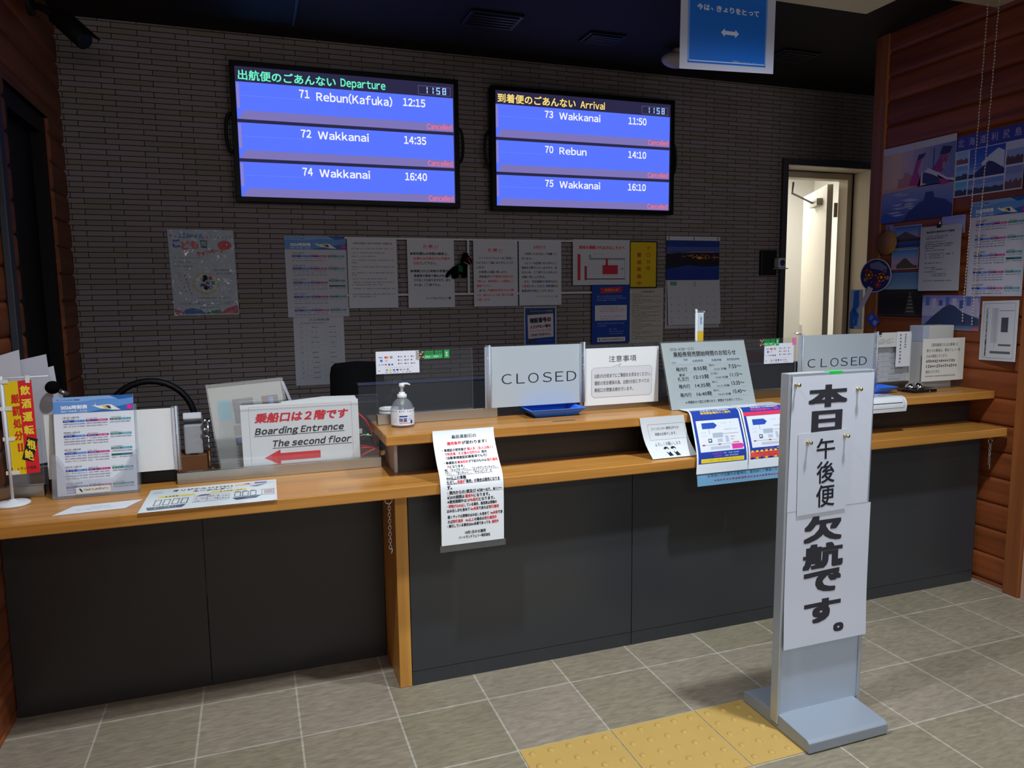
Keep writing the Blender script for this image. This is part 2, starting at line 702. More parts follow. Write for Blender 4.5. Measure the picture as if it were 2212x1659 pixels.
    def run(self, parts, u, v, w, h, bold=0.02):
        """one line of coloured segments; width shared by character widths"""
        tot = sum(sum(0.55 if ord(ch) < 256 else 1.0 for ch in s) for s, _ in parts)
        x = u
        for s, c in parts:
            ww = w * sum(0.55 if ord(ch) < 256 else 1.0 for ch in s) / tot
            self.text(s, x, v, ww * 0.97, h, c, bold)
            x += ww
        return self

    def dash(self, u, v, w, h, c, seed=0, cw=None, dens=0.8):
        """a line of print too small to read: blocks of broken ink"""
        rnd = random.Random(seed * 7919 + int(u * 13) + int(v * 101))
        x = u
        cw = cw or h * 0.8
        while x < u + w - cw * 0.4:
            if rnd.random() < dens:
                a = rnd.uniform(0.0, 0.25) * h
                b = rnd.uniform(0.0, 0.25) * h
                k = cw * rnd.uniform(0.55, 0.8)
                if rnd.random() < 0.5:
                    self.rect(x, v + a, x + k, v + a + h * 0.26, c, 2)
                    self.rect(x, v + h - b - h * 0.26, x + k, v + h - b, c, 2)
                    self.rect(x + k * 0.35, v + a, x + k * 0.62, v + h - b, c, 3)
                else:
                    self.rect(x, v + h * 0.38, x + k, v + h * 0.62, c, 2)
                    self.rect(x + k * 0.1, v + a, x + k * 0.35, v + h - b, c, 3)
                    self.rect(x + k * 0.62, v + b, x + k * 0.88, v + h - a, c, 3)
            x += cw
        return self

    def build(self, name, parent=None, label=None, cat=None, group=None):
        o = self.mb.build(name, parent)
        return tag(o, label, cat, group)


def flat(tl, tr, bl):
    tl, tr, bl = Vector(tl), Vector(tr), Vector(bl)
    a, b = tr - tl, bl - tl
    n = b.cross(a).normalized()
    return lambda u, v: (tl + a * (u / 100) + b * (v / 100), n)


def wall_back_fn(x0, x1, z1, z0, y=1.498, dx=0.0):
    """rectangle on a plane facing -Y"""
    return flat((x0, y, z1), (x1, y, z1), (x0 + dx, y, z0))


def wall_right_fn(y0, y1, z1, z0, x=3.336, dz=0.0):
    """rectangle on a plane facing -X: u runs towards the viewer"""
    return flat((x, y0, z1), (x, y1, z1 + dz), (x, y0, z0))


def bent(x0, x1, prof, skew=0.0):
    """sheet that follows a (y, z) profile from top to bottom"""
    pr = [Vector((0, p[0], p[1])) for p in prof]
    # smooth by Chaikin
    for _ in range(3):
        q = [pr[0]]
        for i in range(len(pr) - 1):
            q += [pr[i] * 0.75 + pr[i + 1] * 0.25, pr[i] * 0.25 + pr[i + 1] * 0.75]
        q.append(pr[-1])
        pr = q
    L = [0]
    for i in range(1, len(pr)):
        L.append(L[-1] + (pr[i] - pr[i - 1]).length)

    def fn(u, v):
        s = max(0, min(1, v / 100)) * L[-1]
        i = 1
        while i < len(L) - 1 and L[i] < s:
            i += 1
        k = (s - L[i - 1]) / max(1e-9, L[i] - L[i - 1])
        p = pr[i - 1].lerp(pr[i], k)
        i0, i1 = max(0, i - 2), min(len(pr) - 1, i + 1)
        t = (pr[i1] - pr[i0]).normalized()
        n = t.cross(Vector((1, 0, 0)))
        return Vector((x0 + (x1 - x0) * u / 100 + skew * v / 100, p.y, p.z)), n.normalized()
    return fn

# ------------------------------------------------------------------ the setting
ZL, ZU = 0.738, 0.888          # tops of the lower and the upper counter
YB = 1.5                       # face of the brick wall
XR, XL = 3.34, -0.56           # faces of the log walls
CEIL = 2.63

m = MB()
m.box(-4, 6.5, -6, 3.4, -0.1, 0, floor_mat())
struct('floor', m)

m = MB()
m.box(-4, 6.5, -6, 3.4, CEIL, CEIL + 0.1, mat('#221d1a', 0.7, 0, 0.2))
struct('ceiling', m)

m = MB()
BR = brick_mat()
m.box(-0.66, 3.49, YB, YB + 0.25, 0, CEIL, BR)
m.box(3.49, 4.30, YB, YB + 0.25, 2.19, CEIL, BR)
m.box(4.30, 4.70, YB, YB + 0.25, 0, CEIL, BR)
struct('wall_back', m)


def logs(mb, x, side, y0, y1, z0, z1, mm, pitch=0.12, off=0.015, bulge=0.011):
    """log siding: rounded courses running along Y; side +1 bulges towards +X"""
    prof = []
    z = z0
    seq = []
    k0 = math.floor((z0 - off) / pitch)
    k1 = math.ceil((z1 - off) / pitch)
    for k in range(k0, k1):
        for j in range(17):
            t = j / 16
            zz = off + (k + t) * pitch
            if z0 - 1e-6 <= zz <= z1 + 1e-6:
                e = abs(2 * t - 1)
                seq.append((zz, -bulge * (e ** 9)))
    seq = [(z0, -0.0)] + seq + [(z1, -0.0)]
    vs, fs = [], []
    for zz, d in seq:
        for y in (y0, y1):
            vs.append((x + side * d, y, zz))
    n = len(seq)
    for zz in (z0, z1):
        for y in (y0, y1):
            vs.append((x - side * 0.1, y, zz))
    for i in range(n - 1):
        a = 2 * i
        fs.append((a, a + 1, a + 3, a + 2) if side > 0 else (a + 1, a, a + 2, a + 3))
    b = 2 * n
    fs += [(b, b + 1, b + 3, b + 2)]
    fs += [tuple([2 * i for i in range(n)] + [b + 2, b]), tuple([2 * i + 1 for i in range(n)] + [b + 3, b + 1])]
    mb.add(vs, fs, mm)
    return mb


m = MB()
logs(m, XL, 1, -2.2, 0.615, 0, CEIL, LOG)
logs(m, XL, 1, 0.615, 1.235, 2.115, CEIL, LOG)
logs(m, XL, 1, 1.235, YB, 0, CEIL, LOG)
struct('wall_left', m)
m = MB()
logs(m, XR, -1, -0.30, 0.535, 0, CEIL, LOG)
m.box(XR + 0.03, XR + 0.1, -0.30, 0.6, 0, CEIL, LOG)
struct('wall_right', m)
m = MB()
m.box(XR - 0.012, XR + 0.10, 0.525, 0.605, 0.0, CEIL - 0.001, LOGZ)
struct('trim_1', m, bevel=0.003)
m = MB()
m.box(XR - 0.035, XR + 0.10, -0.345, -0.275, 0.0, CEIL - 0.001, LOGZ)
struct('trim_2', m, bevel=0.003)
m = MB()
m.box(XR - 0.02, XR + 0.5, -0.40, -0.347, 0.0, CEIL - 0.001, mat('#b58f78', 0.6, 0, 0.3))
struct('wall_pier', m)

# dark doorway in the left log wall
NAVY = mat('#090a0f', 0.5, 0, 0.2)
m = MB()
m.box(-0.66, -0.575, 0.617, 0.70, 0, 2.113, NAVY)
m.box(-0.66, -0.575, 1.16, 1.233, 0, 2.113, NAVY)
m.box(-0.66, -0.575, 0.70, 1.16, 2.04, 2.113, NAVY)
d1 = struct('door_2', m)
m = MB()
m.box(-0.65, -0.615, 0.702, 1.158, 0, 2.038, mat('#06070c', 0.5, 0, 0.2))
m.build('door_leaf', d1)
m = MB()
m.box(-0.559, -0.535, 0.425, 0.475, ZL, CEIL - 0.001, mat('#2a2e38', 0.5, 0.1, 0.4))
struct('trim_3', m, bevel=0.004)

# room behind the doorway in the brick wall
RW_ = mat('#e6e3da', 0.7, 0, 0.2)
m = MB()
m.box(3.2, 3.26, YB + 0.25, 3.3, 0, 2.5, RW_)
struct('wall_storeroom_left', m)
m = MB()
m.box(3.2, 5.4, 3.3, 3.36, 0, 2.5, RW_)
struct('wall_storeroom_back', m)
m = MB()
m.box(5.34, 5.4, YB + 0.25, 3.3, 0, 2.5, RW_)
struct('wall_storeroom_right', m)
m = MB()
m.box(3.2, 5.4, YB + 0.251, 3.36, 2.5, 2.56, RW_)
struct('ceiling_storeroom', m)
GF = mat('#4a4850', 0.5, 0.1, 0.4)
CREAM = mat('#d8cbb6', 0.55, 0, 0.3)
m = MB()
m.box(3.49, 3.53, YB - 0.02, YB + 0.25, 0, 2.19, GF)
m.box(3.53, 4.30, YB - 0.02, YB - 0.001, 2.15, 2.19, GF)
door = struct('door_1', m)
m = MB()
m.box(3.53, 4.30, YB, YB + 0.25, 2.15, 2.19, CREAM)
m.box(4.235, 4.30, YB - 0.001, YB + 0.25, 0, 2.15, CREAM)
m.box(3.53, 4.235, YB + 0.165, YB + 0.25, 2.105, 2.15, CREAM)
m.box(4.19, 4.235, YB + 0.165, YB + 0.25, 0, 2.105, CREAM)
m.build('door_frame', door, 0.002)
m = MB()
m.box(4.231, 4.235, YB + 0.156, YB + 0.165, 0, 2.15, BLACK)
m.box(3.53, 4.231, YB + 0.156, YB + 0.165, 2.146, 2.15, BLACK)
m.build('door_gasket', door)
ang = math.radians(62)
R = Matrix.Translation((4.135, YB + 0.27, 0)) @ Matrix.Rotation(ang, 4, 'Z')
m = MB()
m.box(0, 0.70, -0.02, 0.02, 0.01, 2.09, mat('#d8d2c4', 0.5, 0, 0.3), R)
leaf = m.build('door_leaf', door, 0.002)
m = MB()
m.tube([R @ Vector(p) for p in ((0.64, 0.02, 1.0), (0.64, 0.065, 1.0), (0.52, 0.065, 1.0))], 0.009, CHROME)
m.box(0.61, 0.67, 0.02, 0.026, 0.93, 1.07, CHROME, R)
m.build('door_handle', leaf)
m = MB()
m.box(0.12, 0.34, 0.02, 0.06, 1.96, 2.01, mat('#9a978f', 0.4, 0.5), R)
m.tube([R @ Vector((0.25, 0.06, 1.99)), (3.88, 1.86, 2.03), (3.80, 1.755, 2.085)], 0.007, mat('#6c6a66', 0.4, 0.5))
m.build('door_closer', door)
m = MB()
m.box(4.165, 4.189, YB + 0.251, YB + 0.262, 1.86, 1.96, STEEL)
m.build('hinge', door)
e = empty('cabinet', (3.56, 2.2, 0), 'low dark cabinet with a pale top in the lit back room', 'cabinet')
m = MB()
m.box(3.28, 3.84, 2.0, 2.5, 0, 0.86, mat('#34322e', 0.5))
m.build('cabinet_body', e, 0.004)
m = MB()
m.box(3.27, 3.86, 1.98, 2.51, 0.86, 0.885, mat('#c9c4b8', 0.4))
m.build('cabinet_top', e, 0.003)

# ------------------------------------------------------------------ the counter
m = MB()
m.box(XL + 0.002, XR - 0.037, -0.25, 0.34, ZL - 0.036, ZL, OAK)
tag(m.build('worktop', None, 0.003), 'long low oak worktop running the whole width of the ticket counter', 'worktop')
m = MB()
m.box(0.612, XR - 0.002, -0.155, 0.155, ZU - 0.034, ZU, OAK)
tag(m.build('raised_worktop', None, 0.003), 'raised oak shelf top along the right part of the ticket counter', 'worktop')

e = empty('front_counter', (0.05, 0.13, 0), 'dark recessed counter front under the low oak worktop at left', 'counter')
for x0, x1 in ((XL + 0.004, 0.026), (0.028, 0.634)):
    m = MB()
    m.box(x0, x1, 0.122, 0.145, 0.0, ZL - 0.037, PANEL2)
    m.build('front_panel', e, 0.001)
e = empty('front_counter', (2.0, -0.1, 0), 'dark counter front right of the oak post, with toe kick', 'counter')
for x0, x1 in ((0.682, 1.529), (1.532, 2.40), (2.403, 3.302)):
    m = MB()
    m.box(x0, x1, -0.13, -0.108, 0.052, ZL - 0.037, PANEL)
    m.build('front_panel', e, 0.001)
    m = MB()
    m.box(x0, x1, -0.129, -0.108, 0.0, 0.0505, PANEL)
    m.build('toe_kick', e)
m = MB()
m.box(0.638, 0.680, -0.13, 0.34, 0.0, ZL - 0.037, OAKZ)
tag(m.build('support_post', None, 0.002), 'oak support board standing upright under the step of the counter', 'post')
e = empty('counter_riser', (2.0, 0.0, ZL), 'dark riser box between the low and the raised oak worktop', 'counter')
for x0, x1 in ((0.668, 1.60), (1.602, 2.50), (2.502, XR - 0.022)):
    m = MB()
    m.box(x0, x1, -0.05, 0.13, ZL + 0.0005, ZU - 0.0345, PANEL2)
    m.build('riser_panel', e)
m = MB()
m.box(0.655, 0.667, -0.052, 0.13, ZL + 0.0005, ZU - 0.0345, mat('#b9b6b4', 0.4))
m.build('end_cap', e, 0.001, label='pale end cap of the dark riser')


def acrylic(x0, x1, zb, zt, label, bx0=None, bx1=None, y=0.07):
    e = empty('acrylic_screen', ((x0 + x1) / 2, y, zb), label, 'screen')
    m = MB()
    m.box(bx0 if bx0 is not None else x0, bx1 if bx1 is not None else x1, y - 0.012, y + 0.014, zb + 0.0003, zb + 0.037, STEEL)
    m.build('steel_base', e, 0.0015)
    m = MB()
    vs = [(x0, y, zb + 0.0375), (x1, y, zb + 0.0375), (x1, y + 0.004, zb + 0.0375), (x0, y + 0.004, zb + 0.0375), (x0, y, zt), (x1, y, zt), (x1, y + 0.004, zt), (x0, y + 0.004, zt)]
    m.add(vs, [(0, 1, 5, 4), (2, 3, 7, 6)], ACRYL)
    m.add(vs, [(0, 3, 2, 1), (4, 5, 6, 7), (1, 2, 6, 5), (3, 0, 4, 7)], clear_mat('acrylic_edge', (0.8, 0.85, 0.86), 1.0, haze=0.45))
    m.build('acrylic_pane', e)
    return e


acrylic(0.622, 0.975, ZU, 1.149, 'clear acrylic screen on steel base behind the hand sanitizer bottle', 0.62, 1.066)
acrylic(1.41, 2.43, ZU, 1.143, 'wide clear acrylic screen on steel base behind the departure times board', 1.40, 2.44)
acrylic(2.845, 3.06, ZU, 1.143, 'clear acrylic screen on steel base behind the white notices at right', 2.83, 3.065)
acrylic(0.10, 0.625, ZL, 0.998, 'clear acrylic screen on steel base behind the boarding entrance sign', -0.035, 0.63)
acrylic(XL + 0.01, -0.41, ZL, 0.95, 'clear acrylic screen on steel base behind the red and yellow flag')
m = MB()
m.box(-0.41, -0.04, 0.115, 0.145, ZL + 0.0003, ZL + 0.05, mat('#17171a', 0.5))
tag(m.build('cable_duct', None, 0.003), 'black duct lying on the counter under the blank white panel', 'duct')


def edge_roll(x, z0, z1, y, parent):
    m = MB()
    m.tube([(x, y, z0), (x, y, z1)], 0.011, clear_mat('clear_roll', (0.88, 0.9, 0.95), 1.0, haze=0.12), 12)
    m.tube([(x + 0.004, y - 0.006, z0), (x + 0.004, y - 0.006, z1)], 0.003, WHITE, 8)
    m.build('clear_edge_roll', parent)


def closed_panel(x0, x1, label, letters):
    e = empty('closed_sign', ((x0 + x1) / 2, 0.05, 0.925), label, 'sign')
    s = Sheet(wall_back_fn(x0, x1, 1.151, 0.925, 0.052), 0.003, '#aeb7be', rough=0.4)
    u = letters
    for i, ch in enumerate('CLOSED'):
        s.text(ch, u[i], 45.5, [10.3, 8.4, 10.8, 9.6, 8.6, 10.3][i], 16.5, '#15202a', -0.010)
    s.build('sign_plate', e)
    edge_roll(x0 + 0.012, 0.926, 1.158, 0.046, e)
    edge_roll(x1 + 0.004, 0.926, 1.158, 0.046, e)
    return e


closed_panel(1.016, 1.404, 'white CLOSED sign above the blue tray near the sanitizer', [16.5, 31.5, 43.5, 58.5, 72, 84])
closed_panel(2.425, 2.842, 'white CLOSED sign half hidden behind the tall floor sign', [12, 29, 41.5, 55, 69, 80])
e = empty('blank_panel', (-0.22, 0.09, 0.77), 'blank white panel closing the counter gap behind the timetable leaflets', 'panel')
m = MB()
m.box(-0.40, -0.033, 0.082, 0.086, 0.785, 0.988, mat('#dfe0e0', 0.45))
m.build('panel_sheet', e)
edge_roll(-0.03, 0.785, 0.995, 0.076, e)

# ------------------------------------------------------------------ display screens


def screen(x0, x1, z0, z1, label, title, tcol, rows, name_u, num_u, tim_u):
    e = empty('display_screen', ((x0 + x1) / 2, 1.46, z0), label, 'screen')
    b = 0.024
    m = MB()
    for q in ((x0, x1, z1 - b, z1), (x0, x1, z0, z0 + b), (x0, x0 + b, z0 + b, z1 - b), (x1 - b, x1, z0 + b, z1 - b)):
        m.box(q[0], q[1], 1.395, 1.44, q[2], q[3], mat('#060608', 0.45, 0, 0.2))
    m.box(x0 + 0.01, x1 - 0.01, 1.41, 1.47, z0 + 0.01, z1 - 0.01, BLACK)
    m.build('bezel', e, 0.002)
    s = Sheet(wall_back_fn(x0 + b, x1 - b, z1 - b, z0 + b, 1.408), 0.002, glow('#2b2947'), rough=0.3)
    s.text(title[0], 1.3, 2.4, 42.5, 7.8, glow(tcol), 0.018)
    s.text(title[1], *title[2], 6.6 if 'p' not in title[1] else 8.2, glow(tcol), 0.02)
    s.frame(82.5, 3.2, 98.4, 10.2, 0.12, glow('#7a7898'), 1, 0.2)
    # seven segment clock
    seg = {'1': 'bc', '5': 'afgcd', '8': 'abcdefg'}
    for i, ch in enumerate('1158'):
        uu = (85.3, 88.2, 91.4, 94.4)[i]
        w, h, t = 1.9, 5.6, 0.55
        v0 = 3.8
        for g in seg[ch]:
            q = {'a': (0, 0, w, t * 1.7), 'd': (0, h - t * 1.7, w, h), 'g': (0, h / 2 - t * .8, w, h / 2 + t * .8), 'b': (w - t, 0.3, w, h / 2 - 0.3), 'c': (w - t, h / 2 + 0.3, w, h - 0.3), 'f': (0, 0.3, t, h / 2 - 0.3), 'e': (0, h / 2 + 0.3, t, h - 0.3)}[g]
            s.rect(uu + q[0], v0 + q[1], uu + q[2], v0 + q[3], glow('#9cc4ff'), 3)
    tops, bots, bands = (11.6, 42.6, 72.8), (40.0, 70.2, 100), (33.3, 63.8, 93.4)
    for k in range(3):
        a, z, bd = tops[k], bots[k], bands[k]
        s.rect(0.1, a, 99.6, z, glow('#5a76ff'), 1)
        s.rect(0.3, a + 1.2, 1.5, bd - 1.5, glow('#8a82cc'), 2)
        s.poly([(3.2, bd), (99.6, bd), (99.6, z), (0.6, z)], glow('#7d75b8'), 2)
        s.rect(1.8, a + 10.2, 33, a + 10.45, glow('#6f8aff'), 2)
        num, nm, tm = rows[k]
        s.text(num, num_u, a + 2.6, 4.6, 6.4, glow('#f4f6ff'), 0.024)
        wn = {'Rebun(Kafuka)': 35, 'Wakkanai': 23.4, 'Rebun': 15.4}[nm]
        s.text(nm, name_u, a + 2.8, wn, 6.8 if '(' not in nm else 8.4, glow('#f4f6ff'), 0.02)
        s.text(tm, tim_u, a + 2.8, 10.8, 6.6, glow('#f4f6ff'), 0.024)
        s.text('Cancelled', 86.4, bd + 0.5, 12.4, 4.8, glow('#ff6f90'), 0.012, 0, 3)
    s.build('screen_face', e)
    for sx, side in ((x0, -1), (x1, 1)):
        m = MB()
        zc = (z0 + z1) / 2
        pts = [(sx + side * (0.032 * math.sin(math.pi * k / 14) ** 0.6 - 0.002), 1.43, zc + 0.09 * math.cos(math.pi * k / 14)) for k in range(15)]
        m.tube(pts, 0.008, BLACK)
        m.build('handle', e)
    m = MB()
    m.box((x0 + x1) / 2 - 0.2, (x0 + x1) / 2 + 0.2, 1.465, YB - 0.0004, z0 + 0.2, z1 - 0.2, BLACK)
    m.build('wall_bracket', e)


screen(0.179, 1.312, 1.808, 2.470, 'black wall display of cancelled departures with green title', ('出航便のごあんない', 'Departure', (46, 2.9, 20.8)), '#6ff5c8',
       [('71', 'Rebun(Kafuka)', '12:15'), ('72', 'Wakkanai', '14:35'), ('74', 'Wakkanai', '16:40')], 34.8, 27.2, 75)
screen(1.495, 2.630, 1.802, 2.460, 'black wall display of cancelled arrivals with yellow title', ('到着便のごあんない', 'Arrival', (46.5, 3.0, 14)), '#ffe27a',
       [('73', 'Wakkanai', '11:50'), ('70', 'Rebun', '14:10'), ('75', 'Wakkanai', '16:10')], 34.6, 26.6, 74.5)

# ------------------------------------------------------------------ print designs


def timetable(s, logo=True):
    s.rect(0, 0, 100, 16.5, '#5f8fcf')
    s.poly([(40, 16.5), (100, 9), (100, 16.5)], '#2f62ad', 2)
    s.poly([(0, 0), (100, 0), (100, 4), (60, 3.2), (30, 5.5), (0, 4.5)], '#7fa6da', 2)
    s.poly([(70, 0), (100, 0), (100, 3.2), (82, 4.2)], '#1d5aa4', 3)
    s.poly([(47, 9.3), (56, 10), (66, 9.2), (72, 9.4), (78, 12.5), (84, 15.2), (74, 15), (58, 13)], '#e4e6d8', 4)
    s.poly([(60, 10.2), (65, 10.4), (69, 13.6), (65, 13.6)], '#e0b330', 5)
    s.poly([(64, 10.2), (70, 10.4), (72, 13.6), (69, 13.6)], '#2a3570', 5)
    s.poly([(51, 9.6), (52, 7), (53, 9.8)], '#cfd2d0', 5)
    s.text('2026時刻表', 9, 8.2, 33, 4.4, '#f2f5fa', 0.03, 0, 4)
    s.text('稚内〜利尻島・礼文島', 9.5, 13.4, 32, 2.0, '#dbe6f4', 0.01, 0, 4)
    s.text('ハートランドフェリー株式会社', 9, 2.2, 24, 1.5, '#27345e', 0.01, 0, 4)
    s.poly([(5, 2), (6.4, 1.8), (7, 3.8), (6, 3.6)], '#b23a6a', 4)
    s.disc(95, 12.6, 3.6, 2.6, '#e0267a', 4)
    tv = (20.0, 35.2, 52.6, 70.2, 87.0)
    tt = ('1月1日〜4月27日', '4月28日〜5月31日', '6月1日〜9月30日', '10月1日〜10月31日', '11月1日〜12月31日')
    nr = (2, 3, 3, 3, 2)
    for k in range(5):
        v = tv[k]
        s.text(tt[k], 11, v, 20, 1.7, '#42454d', 0.01)
        for (u0, u1, c0, c1) in ((11, 38, '#2b2f9e', '#3f7fd6'), (39, 67, '#7a2f86', '#c03a86'), (69, 96, '#2f7d68', '#3c9aa8')):
            g = c0 == '#2f7d68'
            vb = v + (3.6 if not g or k != 2 else 1.2)
            s.dash(u0 + 0.5, vb - 1.5, 14, 1.0, '#555a66', k, 1.1)
            um = (u0 + u1) / 2
            s.rect(u0, vb, um, vb + 2.1, c0)
            s.rect(um, vb, u1, vb + 2.1, c1)
            s.dash(u0 + 2, vb + 0.6, 9, 0.9, '#d6dcf0', k + 3, 1.4)
            s.dash(um + 2, vb + 0.6, 9, 0.9, '#d6dcf0', k + 5, 1.4)
            n = nr[k] if not g else 1
            for r_ in range(n):
                vr = vb + 3.2 + r_ * 2.6
                if r_ % 2 == n % 2 or g:
                    s.rect(u0, vr - 0.4, u1, vr + 1.7, '#cdcfe0')
                for q in range(4):
                    s.dash(u0 + 0.6 + q * 6.8, vr, 5.4, 1.25, '#44465a', k * 7 + r_ + q, 1.2, 0.95)
            if g and k == 2:
                s.rect(u0, vb + 6.6, um, vb + 8.7, '#1f5a50')
                s.rect(um, vb + 6.6, u1, vb + 8.7, '#2b6a80')
                for q in range(4):
                    s.dash(u0 + 0.6 + q * 6.8, vb + 9.6, 5.4, 1.25, '#44465a', q, 1.2, 0.95)
    if logo:
        s.rect(30, 95.2, 72, 99.6, '#e9e6df', 3)
        s.text('HeartLandFerry', 37, 96.2, 33, 2.6, '#2b2b33', 0.0, 0, 4)
        s.poly([(32.5, 96.4), (34.2, 96.4), (35.4, 98.9), (34.6, 98.9)], '#2b2b33', 4)
    return s


def underline(s, u, v, w, c, t=0.35):
    s.rect(u, v, u + w, v + t, c, 2)


# ------------------------------------------------------------------ posters on the brick wall
BK = '#26262b'
RD = '#d8303c'
s = Sheet(wall_back_fn(-0.148, 0.154, 1.677, 1.256, dx=0.008), 0.0008, '#b4bfca', rough=0.4)
for k in range(16):
    c = ('#3a6fc0', '#c05a6a', '#4a9a7a', '#7a8fd0')[k % 4]
    u = 3 + k * 6
    v = 6 + 2.5 * abs(math.sin(k * 0.6))
    s.poly([(u, v), (u + 3.6, v), (u + 1.8, v + 3)], c)
s.dash(17, 4.5, 33, 6, '#2a7fc8', 2, 6, 1)
s.text('こ', 6, 12, 12, 9, '#3a4fa8', 0.06, rot=-4)
s.text('ども', 19, 13, 26, 10, '#d05a64', 0.05, rot=-3)
s.poly([(48, 12), (59, 12.5), (58, 21.5), (49, 21)], '#1f5560')
s.text('の日', 50, 13.5, 7, 5.5, '#d6dee0', 0.02)
s.disc(85, 18, 11, 5.5, '#c8323e')
s.text('キャンペーン', 41, 23, 42, 6, '#c8242e', 0.05, rot=-7)
s.dash(7, 32, 45, 1.6, '#5c6670', 4)
s.dash(7, 37, 25, 1.6, '#5c6670', 5)
s.dash(7, 42, 30, 1.6, '#5c6670', 6)
s.dash(64, 46, 24, 2.2, '#2c3a8c', 7)
s.dash(70, 50, 22, 2.2, '#2c3a8c', 8)
for i in range(6):
    s.dash(11 + i * 1.7, 49 + i * 4.2, 3, 3, '#b02030', 9 + i, 3, 1)
    s.dash(20 + i * 1.5, 52 + i * 4.2, 2.6, 3, '#b02030', 19 + i, 3, 1)
s.disc(52, 63, 20, 12.5, '#c9a83c', 1, 26)
s.disc(52, 62.5, 18.2, 11, '#b9c2cc', 2, 26)
rnd = random.Random(4)
for k in range(14):
    a = k * 0.9
    s.disc(52 + 13 * math.cos(a) * rnd.random(), 62 + 7 * math.sin(a), 3.2, 2.4, ('#24506a', '#a02838', '#2a8068', '#384a9a', '#c8ccd8')[k % 5], 3, 10)
s.dash(38, 79, 50, 1.7, '#4c5660', 31)
s.frame(9, 84.5, 95, 88, 0.3, '#55606a', 1, 0.25)
s.dash(12, 85.5, 42, 1.4, '#333a44', 32)
s.dash(70, 85.5, 22, 1.4, '#333a44', 33)
s.text('HeartLandFerry', 40, 90, 30, 2.2, '#2b3348', 0.01)
s.poly([(1.5, 98.5), (1.5, 92), (6, 93.5), (13, 95), (15, 98.5)], '#b04258')
s.poly([(13, 98.5), (17, 93.5), (28, 91.5), (40, 93.5), (50, 98.5)], '#2f5fa8', 2)
s.poly([(46, 98.5), (58, 95), (70, 94), (80, 98.5)], '#2c7d58', 2)
s.poly([(70, 98.5), (82, 92.5), (97, 89), (98.5, 90), (98.5, 98.5)], '#b8384e', 3)
o = s.build('campaign_poster', None, 'glossy wrapped pale blue campaign poster alone at the left of the brick wall', 'poster')
s = Sheet(wall_back_fn(-0.151, 0.157, 1.68, 1.253, 1.4955, dx=0.008), 0.0004, PLASTIC)
s.build('plastic_wrap', o)

s = timetable(Sheet(wall_back_fn(0.397, 0.709, 1.653, 1.235, 1.494, dx=0.003), 0.002, '#c3c4d2'), False)
s.build('timetable_poster', None, 'sailing timetable poster with blue photo header on the brick wall', 'poster')

s = Sheet(wall_back_fn(0.424, 0.682, 1.236, 0.875, 1.4985), 0.0008, '#c4c6d2')
s.text('バス時刻表', 30, 2.5, 42, 3.6, '#44464e', 0.01)
s.dash(14, 8, 55, 2, '#6a6c74', 2)
for r_ in range(11):
    v = 13 + r_ * 7.4
    s.rect(12, v - 1.2, 92, v - 1.0, '#9ea0a8')
    s.dash(34, v + 1, 16, 2.2, '#5c5e66', r_)
    s.dash(70, v + 1 + (r_ % 2) * 0.8, 15, 2.0, '#5c5e66', r_ + 20)
    s.dash(14, v + 1, 3, 2.2, '#5c5e66', r_ + 40)
for u in (12, 24, 60, 66, 92):
    s.rect(u, 12, u + 0.3, 90, '#9ea0a8')
s.build('bus_timetable', None, 'white bus timetable sheet hanging under the timetable poster', 'notice')

E4 = empty('notice_rail', (1.55, 1.48, 1.34), 'white rail frame fixed to the brick wall behind the row of notices', 'rail')
WF = mat('#cfd0d6', 0.45)
m = MB(); m.box(0.70, 2.40, 1.478, 1.492, 1.640, 1.650, WF); m.build('top_rail', E4)
m = MB(); m.box(0.70, 2.40, 1.478, 1.492, 1.341, 1.351, WF); m.build('bottom_rail', E4)
m = MB(); m.box(1.369, 1.380, 1.479, 1.491, 1.351, 1.640, WF); m.build('divider', E4)
m = MB(); m.box(0.70, 2.40, 1.492, YB, 1.643, 1.647, WF); m.build('rail_fixing', E4)


def notice(x0, x1, z1, z0, y=1.476):
    return Sheet(wall_back_fn(x0, x1, z1, z0, y), 0.001, '#c9cad2', rough=0.45)


s = notice(0.712, 0.974, 1.646, 1.277)
s.dash(12, 6, 78, 3.2, BK, 1)
for i, (v, w) in enumerate(((14, 84), (20, 70), (25, 52), (30.5, 86), (34, 10), (40, 86), (43.5, 12), (48.5, 86), (51.5, 10), (57, 70), (62, 84), (65.5, 60), (71, 86), (79, 86), (82.5, 46))):
    s.dash(8, v, w, 1.9, '#4a4b52', i + 2)
s.build('notice_sheet', None, 'white notice of small black lines, first right of the timetable poster', 'notice')

s = notice(1.030, 1.291, 1.640, 1.274)
s.text('お 願 い', 34, 7, 32, 4.6, RD, 0.02)
underline(s, 34, 12.4, 32, RD)
for i, (parts, u, v, w) in enumerate((
        ([('●車両積込み時間の関係上、', BK)], 6, 18, 84), ([('出港の20分前までに手続き', RD)], 13, 25, 80), ([('を完了', RD), ('して下さい。', BK)], 13, 32, 50),
        ([('●積載された荷物の荷重や', BK)], 6, 43.5, 84), ([('重量等の関係で積込みをお断', BK)], 13, 50.5, 80), ([('りすることもありますので、あら', BK)], 13, 57, 80),
        ([('かじめ、ご了承下さい。', BK)], 13, 64, 58), ([('ハートランドフェリー㈱', '#2b2f6a')], 38, 84, 55))):
    s.run(parts, u, v, w, 4.2, 0.03)
s.build('notice_sheet', None, 'white notice with red お願い heading and black bullet points, behind the toy horse', 'notice')

